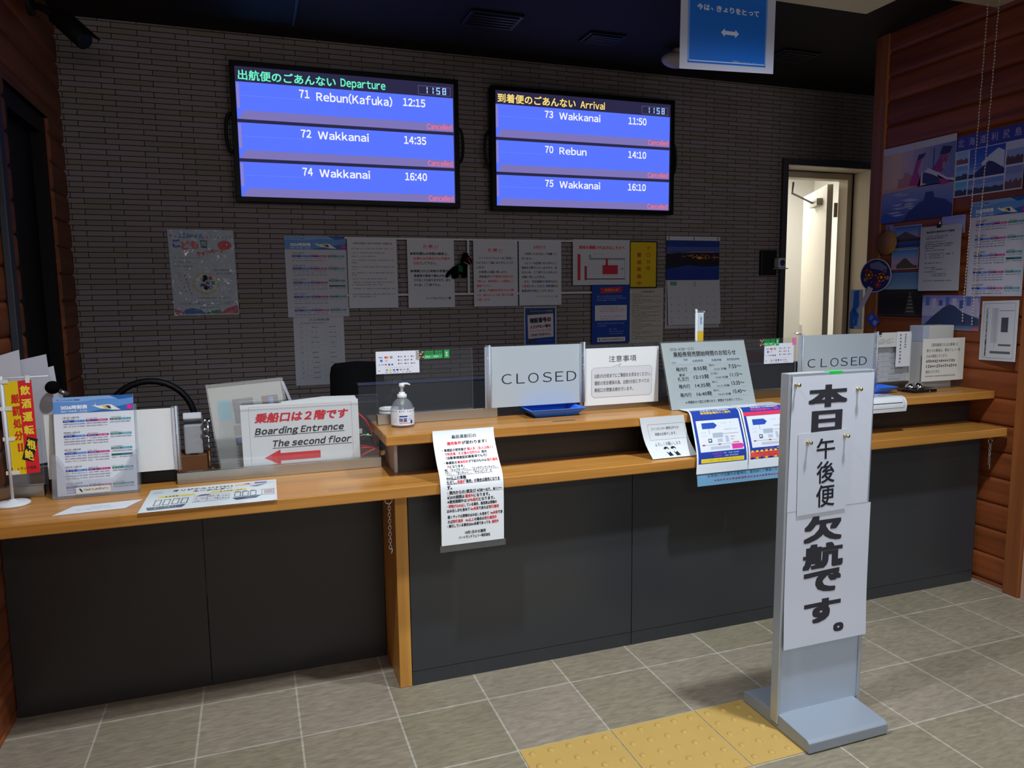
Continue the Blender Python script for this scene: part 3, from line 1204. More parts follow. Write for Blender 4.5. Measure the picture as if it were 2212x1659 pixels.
s = notice(1.402, 1.664, 1.642, 1.275)
s.text('お 願 い', 33, 12, 32, 4.4, RD, 0.02)
underline(s, 33, 17.2, 32, RD)
L3 = (([('ハートランドフェリーをご利用い', BK)], 12, 80), ([('ただきまして誠にありがとうござ', BK)], 6, 86), ([('います。', BK)], 6, 20), ([('お客様にお願い致します。', BK)], 12, 66),
      ([('客船船内で', BK), ('不審物を発見され', RD)], 12, 80), ([('た際には、乗組員若しくは船員にご', RD)], 6, 86), ([('連絡下さい。', RD)], 6, 34), ([('また、', BK), ('不審物を発見された際', RD)], 12, 80),
      ([('には、触らないよう取り扱いをお願', RD)], 6, 86), ([('い致します。', RD)], 6, 32))
for i, (parts, u, w) in enumerate(L3):
    s.run(parts, u, 24.5 + i * 7, w, 3.9, 0.02)
s.build('notice_sheet', None, 'white notice right of the rail divider, mostly red lower lines', 'notice')

s = notice(1.672, 1.934, 1.641, 1.277)
s.text('お知らせ', 34, 6.5, 29, 4.4, RD, 0.02)
underline(s, 34, 11.6, 29, RD)
BL_ = '#2b3f9a'
L4 = (([('ご利用いただきまして有難うご', BK)], 12, 80), ([('ざいます。', BK)], 6, 26), ([('フェリーは定員になりますとご', BK)], 12, 80), ([('乗船をお断りいたしますので、あ', BK)], 6, 86), ([('らかじめ、ご了承下さいますよう', BK)], 6, 86),
      ([('お願い申し上げます。', BK)], 6, 58), ([('また、当社船舶の', BK), ('客室内は', BL_), ('全', RD)], 12, 80), ([('て禁煙', RD), ('となっており、', BK), ('喫煙', BL_), ('場所は', BK)], 6, 86), ([('船尾', BK), ('遊歩甲板', BL_), ('にございます。', BK)], 6, 78))
for i, (parts, u, w) in enumerate(L4):
    s.run(parts, u, 17.5 + i * 7.2, w, 3.9, 0.02)
s.run([('ハートランドフェリー㈱', BK)], 38, 84.5, 54, 3.6, 0.0)
s.build('notice_sheet', None, 'white notice with short red お知らせ heading above the small blue card notice', 'notice')

s = notice(2.007, 2.384, 1.655, 1.390, 1.475)
s.frame(6, 8, 94, 94, 0.3, '#b6b8c4', 1, 0.4)
s.text('車両を積載される方はこちらへ', 10, 13, 80, 8, RD, 0.03, 0.15)
s.rect(8, 32, 13, 89, '#c0283c')
s.rect(20, 58, 24, 89, '#a8283c')
s.rect(31, 40, 91, 44, '#8a8c98')
s.rect(28, 33, 31, 44, '#8a8c98')
s.rect(24, 85.5, 91, 87.5, '#2b2c36')
for k in range(14):
    s.rect(28 + k * 4.4, 52, 28.3 + k * 4.4, 82, '#aaacb8')
s.rect(90, 44, 90.6, 86, '#8a8c98')
s.rect(51, 56, 78, 76, '#c0283c', 2)
s.rect(56.5, 41, 60.5, 57, '#c0283c', 2)
s.dash(36, 30, 20, 3, '#a4a6b2', 3)
s.text('INFO', 83, 62, 5, 3.5, '#2b2c36', 0.02)
s.build('map_notice', None, 'landscape white notice with a red block map', 'notice')

s = Sheet(wall_back_fn(2.380, 2.568, 1.651, 1.370, 1.4735), 0.0012, '#17161a')
s.rect(3, 2.5, 96, 97.5, '#d8b40c')
for i, ch in enumerate('テロ対策'):
    s.text(ch, 60, 11 + i * 14.2, 15, 8.4, '#b8741a', 0.03)
for i, ch in enumerate('警戒実施中'):
    s.text(ch, 26, 25 + i * 15, 16, 9.4, '#b4481c', 0.03)
s.build('warning_notice', None, 'yellow notice with black border on the brick wall', 'notice')

s = Sheet(wall_back_fn(2.130, 2.383, 1.392, 1.043, 1.4735), 0.001, '#0c3a94')
s.poly([(20, 5.5), (80, 3.5), (77, 8), (80, 13), (22, 15), (24, 10)], '#b52c44')
s.text('お知らせ', 33, 6.5, 36, 5, '#e08a50', 0.03)
for i, (v, w) in enumerate(((18.5, 68), (22, 76), (25.5, 50))):
    s.dash(13, v, w, 2, '#9fb6e0', i)
s.rect(8, 35, 92, 61, '#cfcbd6')
for i, (v, w) in enumerate(((37.5, 50), (41, 64), (44.5, 66), (53, 66), (57, 40))):
    s.dash(20, v, w, 2, '#b45a72', i + 5)
for i, (v, u, w) in enumerate(((65, 14, 72), (69, 14, 24), (75, 45, 20), (79, 45, 38), (83, 45, 38))):
    s.dash(u, v, w, 2, '#8fa8dc', i + 9)
s.rect(14, 90, 88, 97.5, '#d8d2cc', 2)
s.text('HeartLandFerry', 26, 91.6, 58, 4.6, '#1c2030', 0.02, 0, 3)
s.poly([(17, 91.6), (20, 91.6), (22.5, 96.4), (20.5, 96.4)], '#1c2030', 3)
s.build('flyer', None, 'blue flyer with red ribbon and white box under the map notice', 'flyer')

s = Sheet(wall_back_fn(2.388, 2.628, 1.370, 1.035, 1.4975), 0.0008, '#b7b1a8')
s.text('ご乗船案内', 34, 5, 40, 3.2, '#4a4640', 0.01)
for i in range(26):
    w = (30, 84, 26, 60, 84, 30, 20, 84, 60, 22, 84, 44, 80, 50)[i % 14]
    s.dash(10, 11 + i * 3.2, w, 1.6, '#5a554e', i)
s.build('notice_sheet', None, 'beige notice of tiny print below the yellow notice', 'notice')

e = empty('wall_calendar', (2.84, 1.49, 1.12), 'wall calendar with a blue night harbour photo beside the yellow notice', 'calendar')
s = Sheet(wall_back_fn(2.641, 3.028, 1.685, 1.660, 1.492), 0.003, '#c9c8d6')
for u in (4, 50, 95):
    s.rect(u, 10, u + 1.4, 96, BK)
s.build('hanger', e)
s = Sheet(wall_back_fn(2.643, 3.024, 1.660, 1.417, 1.490), 0.001, '#2a3f86', rough=0.3)
s.rect(0, 0, 100, 16, '#243a86')
s.rect(0, 16, 100, 28, '#46589c')
s.poly([(0, 30), (20, 32), (50, 28), (80, 27), (100, 29), (100, 34), (0, 36)], '#8a6f80', 2)
s.poly([(0, 33), (40, 31), (100, 30), (100, 64), (70, 66), (40, 62), (10, 70), (0, 72)], '#1b1c2e', 3)
rnd = random.Random(3)
for k in range(60):
    u = 28 + 70 * rnd.random()
    s.disc(u, 36 + 12 * rnd.random() * (0.4 + (u - 28) / 100), 1.2, 1.5, ('#c8722a', '#b05a20', '#e0923a')[k % 3], 4, 6)
s.disc(62, 44, 5, 3.2, '#d88a36', 5)
s.rect(0, 72, 100, 100, '#20358c', 2)
s.poly([(0, 66), (18, 58), (24, 62), (10, 70)], '#20222e', 5)
s.build('photo_page', e)
pr = [(1.492, 1.417), (1.483, 1.33), (1.478, 1.14)]
s = Sheet(bent(2.648, 3.030, pr, 0.006), 0.001, '#c5c4cc', 1, 8)
s.rect(6, 3, 18, 12, '#5a9a78')
s.text('5', 50, 4, 4, 10, '#4a4a52', 0.0)
dnum = 1
for wk in range(5):
    for dy in range(7):
        if (wk == 0 and dy < 5) or dnum > 31:
            continue
        s.text(str(dnum), 5 + dy * 13.6, 22 + wk * 15.2, 1.6 * len(str(dnum)), 3.6, '#55565e', 0.0)
        dnum += 1
s.text('31', 5, 91, 3.2, 3.6, '#55565e')
s.build('month_page', e)
s = Sheet(wall_back_fn(2.641, 3.036, 1.42, 1.118, 1.4965), 0.0015, '#b4b3c0')
s.dash(66, 94, 30, 2, '#7a7a86', 3)
s.build('backing_page', e)

s = Sheet(wall_back_fn(1.709, 1.910, 1.266, 1.045, 1.4975), 0.001, '#c3c6d0')
s.rect(3, 2, 97, 98.5, '#0c3f9c')
s.rect(3, 5, 97, 18, '#2c3c58', 2)
s.text('クレジットカードご利用時', 18, 8, 70, 5, '#a8b2c4', 0.01, 0, 3)
s.poly([(10, 21), (90, 17), (91, 79), (12, 83)], '#d2c4cc', 3)
s.text('暗証番号の', 17, 27, 66, 14, '#26263a', 0.05, 0, 5, -3)
s.text('入力がない場合', 17, 46, 66, 9, '#26263a', 0.035, 0, 5, -3)
s.text('クレジットカードは', 17, 58.5, 66, 6, '#c03a5c', 0.02, 0, 5, -3)
s.text('ご利用できません。', 17, 69, 64, 7, '#26263a', 0.03, 0, 5, -3)
s.poly([(10, 90), (22, 83), (38, 86), (36, 92), (16, 96)], '#3a3836', 3)
s.dash(42, 86, 44, 4, '#4a6ab0', 3)
s.build('card_notice', None, 'small blue notice about card PIN entry above the CLOSED sign', 'notice')

# black toy horse hanging on the rail
e = empty('toy_horse', (1.31, 1.455, 1.43), 'black plush toy horse hanging between two notices on the brick wall', 'toy')
FUR = mat('#09090a', 0.95, 0, 0.1, 0, None, 0.4, 90)
bm_ = bpy.data.meshes.new('horse_body')
hv = [(1.300, 1.455, 1.478), (1.335, 1.453, 1.482), (1.347, 1.450, 1.515), (1.352, 1.446, 1.545), (1.368, 1.440, 1.530), (1.381, 1.437, 1.508),
      (1.275, 1.457, 1.476), (1.282, 1.448, 1.447), (1.286, 1.444, 1.428), (1.300, 1.466, 1.447), (1.303, 1.468, 1.432),
      (1.338, 1.444, 1.450), (1.344, 1.440, 1.434), (1.350, 1.464, 1.452), (1.357, 1.466, 1.438), (1.262, 1.46, 1.470), (1.250, 1.46, 1.455), (1.244, 1.46, 1.436),
      (1.348, 1.452, 1.560), (1.345, 1.456, 1.572), (1.357, 1.439, 1.560), (1.358, 1.436, 1.570)]
he = [(0, 1), (1, 2), (2, 3), (3, 4), (4, 5), (0, 6), (6, 7), (7, 8), (0, 9), (9, 10), (1, 11), (11, 12), (1, 13), (13, 14), (6, 15), (15, 16), (16, 17), (3, 18), (18, 19), (3, 20), (20, 21)]
hr = [.024, .024, .018, .020, .015, .011, .022, .012, .011, .012, .011, .012, .011, .012, .011, .008, .011, .005, .006, .003, .006, .003]
bm_.from_pydata([Vector(p) - e.location for p in hv], he, [])
bm_.materials.append(FUR)
ho = bpy.data.objects.new('horse_body', bm_)
COL.objects.link(ho)
ho.parent = e
sk = ho.modifiers.new('skin', 'SKIN')
for i, r_ in enumerate(hr):
    bm_.skin_vertices[0].data[i].radius = (r_, r_)
bm_.skin_vertices[0].data[0].use_root = True
sb = ho.modifiers.new('sub', 'SUBSURF')
sb.levels = 2
sb.render_levels = 2
m = MB()
for k in range(7):
    t = k / 6
    m.ball((1.328 + 0.016 * t, 1.456 - 0.008 * t, 1.500 + 0.062 * t), (0.011, 0.009, 0.012), FUR, 8, 6)
m.build('mane', e)
m = MB()
HL = mat('#c8784a', 0.7)
m.tube([(1.361, 1.4245, 1.528), (1.366, 1.424, 1.520), (1.377, 1.4245, 1.508), (1.370, 1.4255, 1.497)], 0.0018, HL, 6)
m.tube([(1.348, 1.4265, 1.532), (1.357, 1.4215, 1.545), (1.368, 1.424, 1.522)], 0.0016, mat('#c94848', 0.7), 6)
m.tube([(1.333, 1.430, 1.520), (1.350, 1.427, 1.512), (1.370, 1.4255, 1.497)], 0.0016, mat('#d8d0c4', 0.7), 6)
m.build('halter', e)
m = MB()
m.lathe([(0.0255, -0.012), (0.0268, 0), (0.0255, 0.012)], (1.315, 1.454, 1.481), mat('#0f5a3a', 0.8), 20, (1, 0, 0.1), False)
m.build('saddle_cloth', e)
m = MB()
m.tube([(1.352, 1.452, 1.572), (1.356, 1.465, 1.60), (1.36, 1.4765, 1.648)], 0.001, BLACK, 6)
m.build('hanging_cord', e)

# intercom with small camera by the doorway
e = empty('intercom', (3.40, 1.49, 1.45), 'dark intercom plate with a small blue-lit camera left of the doorway', 'intercom')
m = MB(); m.box(3.335, 3.455, 1.475, YB, 1.445, 1.605, mat('#121218', 0.4)); m.build('wall_plate', e, 0.003)
m = MB(); m.box(3.43, 3.485, 1.425, 1.475, 1.49, 1.555, mat('#c4c6cc', 0.4)); b_ = m.build('camera_body', e, 0.008)
m = MB(); m.lathe([(0.017, 0), (0.019, 0.006), (0.012, 0.008), (0.0001, 0.008)], (3.457, 1.425, 1.522), mat('#20306a', 0.1, 0, 0.6), 20, (0, -1, 0)); m.build('lens', b_)
m = MB(); m.box(3.425, 3.50, 1.42, 1.475, 1.483, 1.4895, mat('#b8bac0', 0.4)); m.build('shelf', e)

# ceiling fittings
for i, (x, y, w, lab) in enumerate(((3.10, 0.96, 0.12, 'black ceiling vent nearest the right log wall'), (1.36, 0.95, 0.13, 'black ceiling vent above the gap left of the arrival display'), (1.97, 1.02, 0.10, 'small black ceiling vent above the arrival display'))):
    e = empty('ceiling_vent', (x, y, CEIL), lab, 'vent', None)
    m = MB(); m.box(x - w, x + w, y - w * 0.7, y + w * 0.7, CEIL - 0.012, CEIL, mat('#0f0f12', 0.4, 0, 0.4)); m.build('vent_frame', e, 0.004)
    for k in range(5):
        m = MB(); yy = y - w * 0.5 + k * w * 0.25
        m.box(x - w * 0.85, x + w * 0.85, yy - 0.008, yy + 0.008, CEIL - 0.018, CEIL - 0.0125, mat('#1b1b20', 0.4)); m.build('slat', e)
e = empty('ceiling_unit', (0.24, 1.1, CEIL), 'dark flat air unit on the black ceiling above the departure display', 'air unit')
m = MB(); m.box(-0.02, 0.47, 0.55, 1.22, CEIL - 0.03, CEIL, mat('#0d0d11', 0.6, 0, 0.2)); m.build('unit_panel', e, 0.006)
m = MB(); m.box(0.465, 0.478, 0.55, 1.23, CEIL - 0.034, CEIL - 0.0, mat('#1c1e28', 0.5, 0.1, 0.4)); m.build('edge_strip', e)
e = empty('dome_camera', (2.42, 1.07, CEIL), 'white ceiling camera peeking out left of the hanging blue poster', 'camera')
m = MB(); m.ball((2.43, 1.07, CEIL - 0.055), (0.085, 0.05, 0.042), mat('#b9b5ae', 0.4)); m.build('camera_shell', e)
m = MB(); m.lathe([(0.03, 0), (0.03, 0.03)], (2.44, 1.07, CEIL - 0.03), mat('#b9b5ae', 0.4)); m.build('ceiling_mount', e)

e = empty('security_camera', (-0.55, 1.0, 2.45), 'black bullet security camera high on the left log wall', 'camera')
CB = mat('#131217', 0.6, 0, 0.3)
p0, p1 = Vector((-0.455, 1.00, 2.465)), Vector((-0.345, 0.93, 2.352))
ax = (p1 - p0).normalized()
m = MB(); m.lathe([(0.026, 0), (0.034, 0.008), (0.034, (p1 - p0).length - 0.004), (0.030, (p1 - p0).length), (0.001, (p1 - p0).length - 0.01)], p0, CB, 22, ax); m.build('camera_body', e)
M_ = Matrix.Translation(p0.lerp(p1, 0.55) + Vector((0.022, 0.008, 0.036)) * 0.9) @ ax.to_track_quat('X', 'Z').to_matrix().to_4x4()
m = MB(); m.box(-0.08, 0.095, -0.036, 0.036, -0.003, 0.003, CB, M_); m.build('sun_hood', e, 0.002)
m = MB(); m.tube([(-0.56, 1.06, 2.52), (-0.50, 1.04, 2.50), (-0.45, 1.005, 2.455)], 0.014, CB); m.lathe([(0.045, 0), (0.045, 0.02)], (-0.565, 1.06, 2.52), CB, 24, (1, 0, 0)); m.build('wall_bracket', e)

# ------------------------------------------------------------------ things on the raised counter


def gel_bottle():
    e = empty('sanitizer_bottle', (0.701, 0.014, ZU), 'clear pump bottle of hand sanitizer at the left end of the raised counter', 'bottle')
    c = e.location
    m = MB()
    prof = [(0.0, 0.0005), (0.036, 0.0008), (0.040, 0.004), (0.0405, 0.010), (0.0405, 0.056), (0.0395, 0.062), (0.036, 0.074), (0.029, 0.086), (0.020, 0.095), (0.0135, 0.099), (0.0125, 0.105)]
    m.lathe(prof, c, clear_mat('clear_bottle', (0.86, 0.87, 0.9), 1.0, haze=0.16), 36, None, False)
    m.build('bottle_body', e)
    m = MB()
    m.lathe([(0.0, 0.003), (0.0385, 0.004), (0.0388, 0.060), (0.034, 0.072), (0.0, 0.0725)], c, clear_mat('clear_gel', (0.90, 0.92, 0.95), 0.4, haze=0.04), 32, None, False)
    m.build('gel', e)
    lab = '#dfe3ea'

    def fn(u, v):
        a = math.radians(-200 + 220 * u / 100)
        n = Vector((math.cos(a), math.sin(a), 0))
        return c + n * 0.0408 + Vector((0, 0, 0.063 - 0.055 * v / 100)), n
    s = Sheet(fn, 0.0003, lab, 36, 1, 0.45)
    rnd = random.Random(2)
    for k in range(22):
        u = 4 + k * 4.3
        s.poly([(u, 4 + 10 * rnd.random()), (u + 2.2, 1 + 8 * rnd.random()), (u + 1.5, 12 + 6 * rnd.random()), (u - 0.6, 14)], ('#2458b8', '#2f6fd0', '#5a8ad8', '#e8ecf2')[k % 4], 1)
    s.poly([(36, 20), (52, 14), (52, 26), (36, 33)], '#d9d84a')
    s.rect(38, 38, 56, 47, '#24418c')
    s.text('除菌', 38, 52, 17, 27, '#39417e', 0.015)
    s.text('ジェル', 56.5, 52, 10, 18, '#6f86c8', 0.01)
    s.dash(57, 38, 12, 7, '#8fc0e8', 3)
    s.rect(38, 84, 62, 88, '#d0667c')
    s.dash(24, 58, 6, 3, '#9aa2b4', 4)
    s.dash(24, 72, 6, 3, '#9aa2b4', 5)
    s.disc(66, 80, 3.0, 12, '#2a3f86', 2)
    s.build('bottle_label', e)
    W = mat('#d5d9de', 0.4, 0, 0.4)
    m = MB()
    m.lathe([(0.0155, 0.100), (0.0165, 0.101), (0.0165, 0.112), (0.011, 0.1135), (0.0108, 0.119), (0.006, 0.120)], c, W, 26)
    m.build('screw_cap', e)
    m = MB()
    m.lathe([(0.0055, 0.119), (0.0055, 0.136), (0.0095, 0.137), (0.010, 0.146), (0.008, 0.148)], c, W, 20)
    p = [c + Vector(q) for q in ((-0.009, 0, 0.147), (0.004, -0.001, 0.148), (0.018, -0.002, 0.1485), (0.029, -0.003, 0.144))]
    m.tube(p, 0.0042, W, 10, taper=(0.9, 1.1, 0.9, 0.6))
    m.build('pump_head', e)
    m = MB()
    m.tube([c + Vector((0, 0, 0.01)), c + Vector((0, 0, 0.1))], 0.0035, mat('#c9ced4', 0.4), 8)
    m.lathe([(0.007, 0.07), (0.007, 0.1)], c, W, 16)
    m.build('dip_tube', e)


gel_bottle()
for k, lab in enumerate(('lowest', 'second from the bottom', 'middle', 'second from the top', 'topmost')):
    m = MB()
    z = ZU + 0.0006 + k * 0.0105
    m.lathe([(0.030, 0), (0.036, 0.0008), (0.0365, 0.0065), (0.034, 0.0099), (0.022, 0.0099), (0.022, 0.004), (0.001, 0.004)], (0.672, 0.118, z), mat('#e2e2de', 0.5), 28)
    tag(m.build('tape_roll'), lab + ' white roll in the small stack behind the hand sanitizer', 'roll', 'white rolls stacked behind the sanitizer')


def coin_tray(cx, cy, label):
    e_ = MB()
    BLUE = mat('#2b74f2', 0.35, 0, 0.5)
    z = ZU + 0.0005
    wb, db, wt, dt, h, t = 0.080, 0.055, 0.112, 0.085, 0.030, 0.003
    outer_b = [(-wb, -db), (wb, -db), (wb, db), (-wb, db)]
    outer_t = [(-wt, -dt), (wt, -dt), (wt, dt), (-wt, dt)]
    inner_t = [(-wt + .008, -dt + .008), (wt - .008, -dt + .008), (wt - .008, dt - .008), (-wt + .008, dt - .008)]
    inner_b = [(-wb + .002, -db + .002), (wb - .002, -db + .002), (wb - .002, db - .002), (-wb + .002, db - .002)]
    vs = []
    for ring, zz in ((outer_b, 0), (outer_t, h), (inner_t, h), (inner_b, t)):
        vs += [(cx + x, cy + y, z + zz) for x, y in ring]
    fs = [(3, 2, 1, 0), (12, 13, 14, 15)]
    for r_ in range(3):
        for k in range(4):
            a, b = r_ * 4 + k, r_ * 4 + (k + 1) % 4
            fs.append((a, b, b + 4, a + 4))
    e_.add(vs, fs, BLUE)
    tag(e_.build('coin_tray', None, 0.0015), label, 'tray', 'blue coin trays')


coin_tray(1.272, 0.062 - 0.02, 'blue plastic coin tray under the left CLOSED sign')
coin_tray(2.78, 0.035, 'blue plastic coin tray just right of the tall floor sign')

# notice 注意事項
s = Sheet(wall_back_fn(1.416, 1.741, 1.131, 0.909, 0.050), 0.0012, '#dfe1e3')
s.text('注意事項', 32, 14, 37, 11, '#33363c', 0.0)
s.poly([(12, 34), (36, 33.5), (49, 28), (46, 33.5), (88, 33.5), (91, 38), (91, 82), (88, 87), (12, 87), (9, 82), (9, 38)], '#9fa2a8', 1)
s.poly([(12, 34.6), (36.4, 34.1), (47, 29.4), (45, 34.1), (87.6, 34.1), (90.4, 38), (90.4, 82), (87.6, 86.2), (12.2, 86.2), (9.6, 82), (9.6, 38)], '#cfd1d6', 2)
for i, (t_, w) in enumerate((('出航の5分前までにご乗船をお済ませください。', 76), ('運航の安全確保の為、出航5分前にすべての', 74), ('乗船口の閉鎖点検を行います。', 52))):
    s.text(t_, 13, 45 + i * 12.4, w, 7.4, '#3a3c42', 0.006, 0, 3)
s.build('notice_sheet', None, 'white 注意事項 notice with grey speech bubble, right of the left CLOSED sign', 'notice')

# board of departure times
e = empty('departure_board', (1.92, -0.05, ZU), 'laminated white board of boarding ticket sale times leaning on the raised counter', 'sign')
f = flat((1.738, 0.030, 1.142), (2.128, 0.030, 1.142), (1.729, -0.072, 0.8895))
s = Sheet(f, 0.0012, '#9da5a7', rough=0.14, spec=0.5)
s.text('2026 4/28〜5/31', 9, 8, 28, 4.2, '#4a5056', 0.0)
s.text('乗船券発売開始時間のお知らせ', 12, 14, 75, 8.2, '#23282e', 0.012)
GR = '#b8bec2'
s.rect(8, 24.5, 92, 33, '#a0a9b0')
for v in (24.5, 33, 45.5, 58.5, 71.2, 84):
    s.rect(8, v, 92, v + 0.4, '#a4acb2', 2)
for u in (8, 29.5, 51, 73, 92):
    s.rect(u, 24.5, u + 0.35, 84, '#a4acb2', 2)
s.text('時間', 23, 25.2, 4.5, 3, '#2c3138')
s.text('行先', 9, 29, 4.5, 3, '#2c3138')
s.text('出航時間', 33, 27, 12.5, 4, '#2c3138')
s.text('到着時間', 56, 27, 12, 4, '#2c3138')
s.text('発売開始時間', 74.5, 27, 15.5, 4, '#2c3138')
for k, (d_, t1, a_, t2, t3) in enumerate((('稚内行', '8:55発', '稚内に', '10:35 到着', '7:55〜'), ('礼文行', '12:15発', '礼文島に', '13:00 到着', '11:15〜'), ('稚内行', '14:35発', '稚内に', '16:15 到着', '13:35〜'), ('稚内行', '16:40発', '稚内に', '18:20 到着', '15:40〜'))):
    v = 34.5 + 12.8 * k
    if k == 1:
        s.text('香深', 15, v, 6.5, 4, '#2c3138', 0.01)
        s.text(d_, 12.5, v + 5, 13, 6, '#23282e', 0.01)
    else:
        s.text(d_, 12.5, v + 3.0, 13, 6.4, '#23282e', 0.01)
    s.text(t1, 31.5 if k else 33, v + 2.6, 18 if k else 16, 6.6, '#23282e', 0.012)
    s.text(a_, 52, v + 0.6, 7 if k != 1 else 9, 3, '#3a4048')
    s.text(t2, 57, v + 6.6, 15, 3.4, '#3a4048')
    s.text(t3, 75, v + 2.4, 15.5, 6.0, '#23282e', 0.01)
s.text('※1時間前から窓口を開けます。時間までお待ちください。', 17, 88, 68, 4.4, '#23282e', 0.004)
s.build('board_sheet', e)
m = MB()
m.add([(1.735, 0.0315, 1.148), (2.131, 0.0315, 1.148), (2.122, -0.0685, ZU + 0.0006), (1.727, -0.0685, ZU + 0.0006), (1.735, 0.0345, 1.148), (2.131, 0.0345, 1.148), (2.122, -0.0655, ZU + 0.0006), (1.727, -0.0655, ZU + 0.0006)],
      [(0, 3, 2, 1), (4, 5, 6, 7), (0, 1, 5, 4), (1, 2, 6, 5), (2, 3, 7, 6), (3, 0, 4, 7)], GREYFILM)
m.build('clear_backing', e)

# card brand sheets and green ribbons on the acrylic screens


def cards(x0, x1, z1, z0, label):
    s = Sheet(wall_back_fn(x0, x1, z1, z0, 0.0685), 0.0006, '#d9dbe6')
    s.text('VISA', 6, 24, 9, 4.6, '#26358c', 0.03, 0.2)
    s.disc(22, 26.5, 2.6, 5, '#d0342c')
    s.disc(26, 26.5, 2.6, 5, '#e08a2c', 2)
    s.rect(32, 22, 38, 31, '#4c5058')
    s.rect(32.5, 25, 37.5, 28, '#c8ccd4', 2)
    s.rect(9.5, 36, 15, 46, '#2f6fd0')
    s.disc(24, 41, 3, 5, '#b9c0c8')
    s.dash(6, 56, 4, 5, '#7a828c', 1)
    s.text('VISA', 12, 57, 7, 3.6, '#26358c', 0.03, 0.2)
    s.disc(22.4, 58.6, 1.9, 3.6, '#d0342c')
    s.rect(28, 55, 32, 63, '#4c5058')
    s.rect(35, 55, 39, 63, '#2f6fd0')
    for r_ in range(3):
        for q in range(3):
            s.disc(52 + q * 15, 25 + r_ * 15.5, 1.6, 3.4, ('#2f5fc0', '#4a4e58', '#b0303c', '#50545c')[(r_ + q) % 4])
            s.dash(54.5 + q * 15, 22.5 + r_ * 15.5, 8, 4.6, '#6c707c', r_ * 3 + q)
    s.rect(18, 72, 84, 72.6, '#aab0bc')
    s.dash(4, 84, 12, 3.6, '#4a4e6a', 4)
    for q, c in enumerate(('#8c929c', '#c8c030', '#4a66c0', '#2c4a6a', '#6f9ad0', '#d0a0a4', '#8c929c')):
        s.rect(22 + q * 8, 80, 27 + q * 8, 87, c)
        s.dash(21 + q * 9, 91, 7, 4, ('#555a66', '#9a5a66', '#333a44')[q % 3], q)
    s.build('payment_sheet', None, label, 'notice')


def ribbon(x0, x1, z1, z0, label, y=0.0685):
    s = Sheet(wall_back_fn(x0, x1, z1, z0, y - 0.0006), 0.0005, clear_mat('clear_tape', (0.97, 0.98, 0.97), 0.6))
    G = '#1f9a4c'
    for k, (u, v) in enumerate(((2, 12), (10, 30), (6, 60), (15, 8), (17, 62), (3, 78))):
        s.poly([(u, v + 10), (u + 5, v), (u + 9, v + 6), (u + 6, v + 18)], ('#d8a090', '#d0b878', '#c88a7a', '#a8b070')[k % 4])
    for q, (u0, u1) in enumerate(((26, 40), (42, 52), (57, 66), (68, 78))):
        s.rect(u0, 8 - q * 0.4, u1, 50, G)
        s.rect(u0 + 2, 16, u1 - 2, 42, '#177a3c', 2)
    s.poly([(24, 54), (80, 50), (78, 88), (24, 94)], '#3aa860', 1)
    s.dash(28, 58, 46, 24, '#c8e8d0', 3, 5)
    s.rect(84, 2, 100, 92, G)
    s.text('窓口', 89, 18, 6, 56, '#dff2e4', 0.02)
    s.build('green_ribbon', None, label, 'sticker')


cards(0.623, 0.777, 1.147, 1.068, 'white sheet of card payment logos above the hand sanitizer')
ribbon(0.765, 0.888, 1.146, 1.113, 'green and flowered sticker strip beside the card logo sheet over the sanitizer')
cards(2.263, 2.416, 1.121, 1.035, 'white sheet of card payment logos left of the right CLOSED sign')
ribbon(2.235, 2.337, 1.142, 1.110, 'green and flowered sticker strip above the right hand card logo sheet')
m = MB()
m.box(2.408, 2.424, 0.066, 0.0685, 1.112, 1.142, mat('#e070a8', 0.5))
tag(m.build('pink_tape'), 'small piece of pink tape at the top left of the right CLOSED sign', 'tape')

m = MB()
m.box(1.79, 1.845, 0.105, 0.145, ZU + 0.0005, 0.985, mat('#cfd8d4', 0.4))
m.box(1.815, 1.8455, 0.1042, 0.105, 0.935, 0.965, mat('#5a9a4a', 0.4))
tag(m.build('small_carton', None, 0.002), 'small white carton with green mark behind the departure times board', 'carton')
e = empty('furled_banner', (1.968, 0.11, ZU), 'narrow furled white and yellow banner rising behind the departure times board', 'banner')
m = MB(); m.box(1.953, 1.985, 0.106, 0.112, 1.13, 1.262, mat('#c8d4dc', 0.4)); m.box(1.953, 1.985, 0.1055, 0.1125, ZU + 0.04, 1.18, mat('#d8b030', 0.5)); m.build('cloth_strip', e)
m = MB(); m.tube([(1.955, 0.109, ZU + 0.001), (1.951, 0.109, 1.272)], 0.005, WHITE, 10); m.build('pole', e)
m = MB(); m.box(1.946, 1.990, 0.106, 0.112, 1.258, 1.263, WHITE); m.build('crossbar', e)
s = Sheet(wall_back_fn(1.962, 1.983, 1.255, 1.182, 0.105), 0.0004, '#c8d4dc')
s.dash(30, 10, 40, 60, '#3a5a9a', 3, 20)
s.build('print', e)
m = MB(); m.lathe([(0.03, 0.0005), (0.03, 0.006), (0.008, 0.012)], (1.968, 0.112, ZU), WHITE, 24); m.build('stand_base', e)

s = Sheet(flat((1.215, -0.105, ZU + 0.0004), (1.305, -0.105, ZU + 0.0004), (1.215, -0.121, ZU + 0.0004)), 0.0004, clear_mat('clear_tape', (0.97, 0.98, 0.97), 0.6))
s.dash(4, 15, 92, 70, '#2f6a4a', 5, 14, 0.9)
s.build('counter_sticker', None, 'small clear sticker with green print lying in front of the left blue tray', 'sticker')

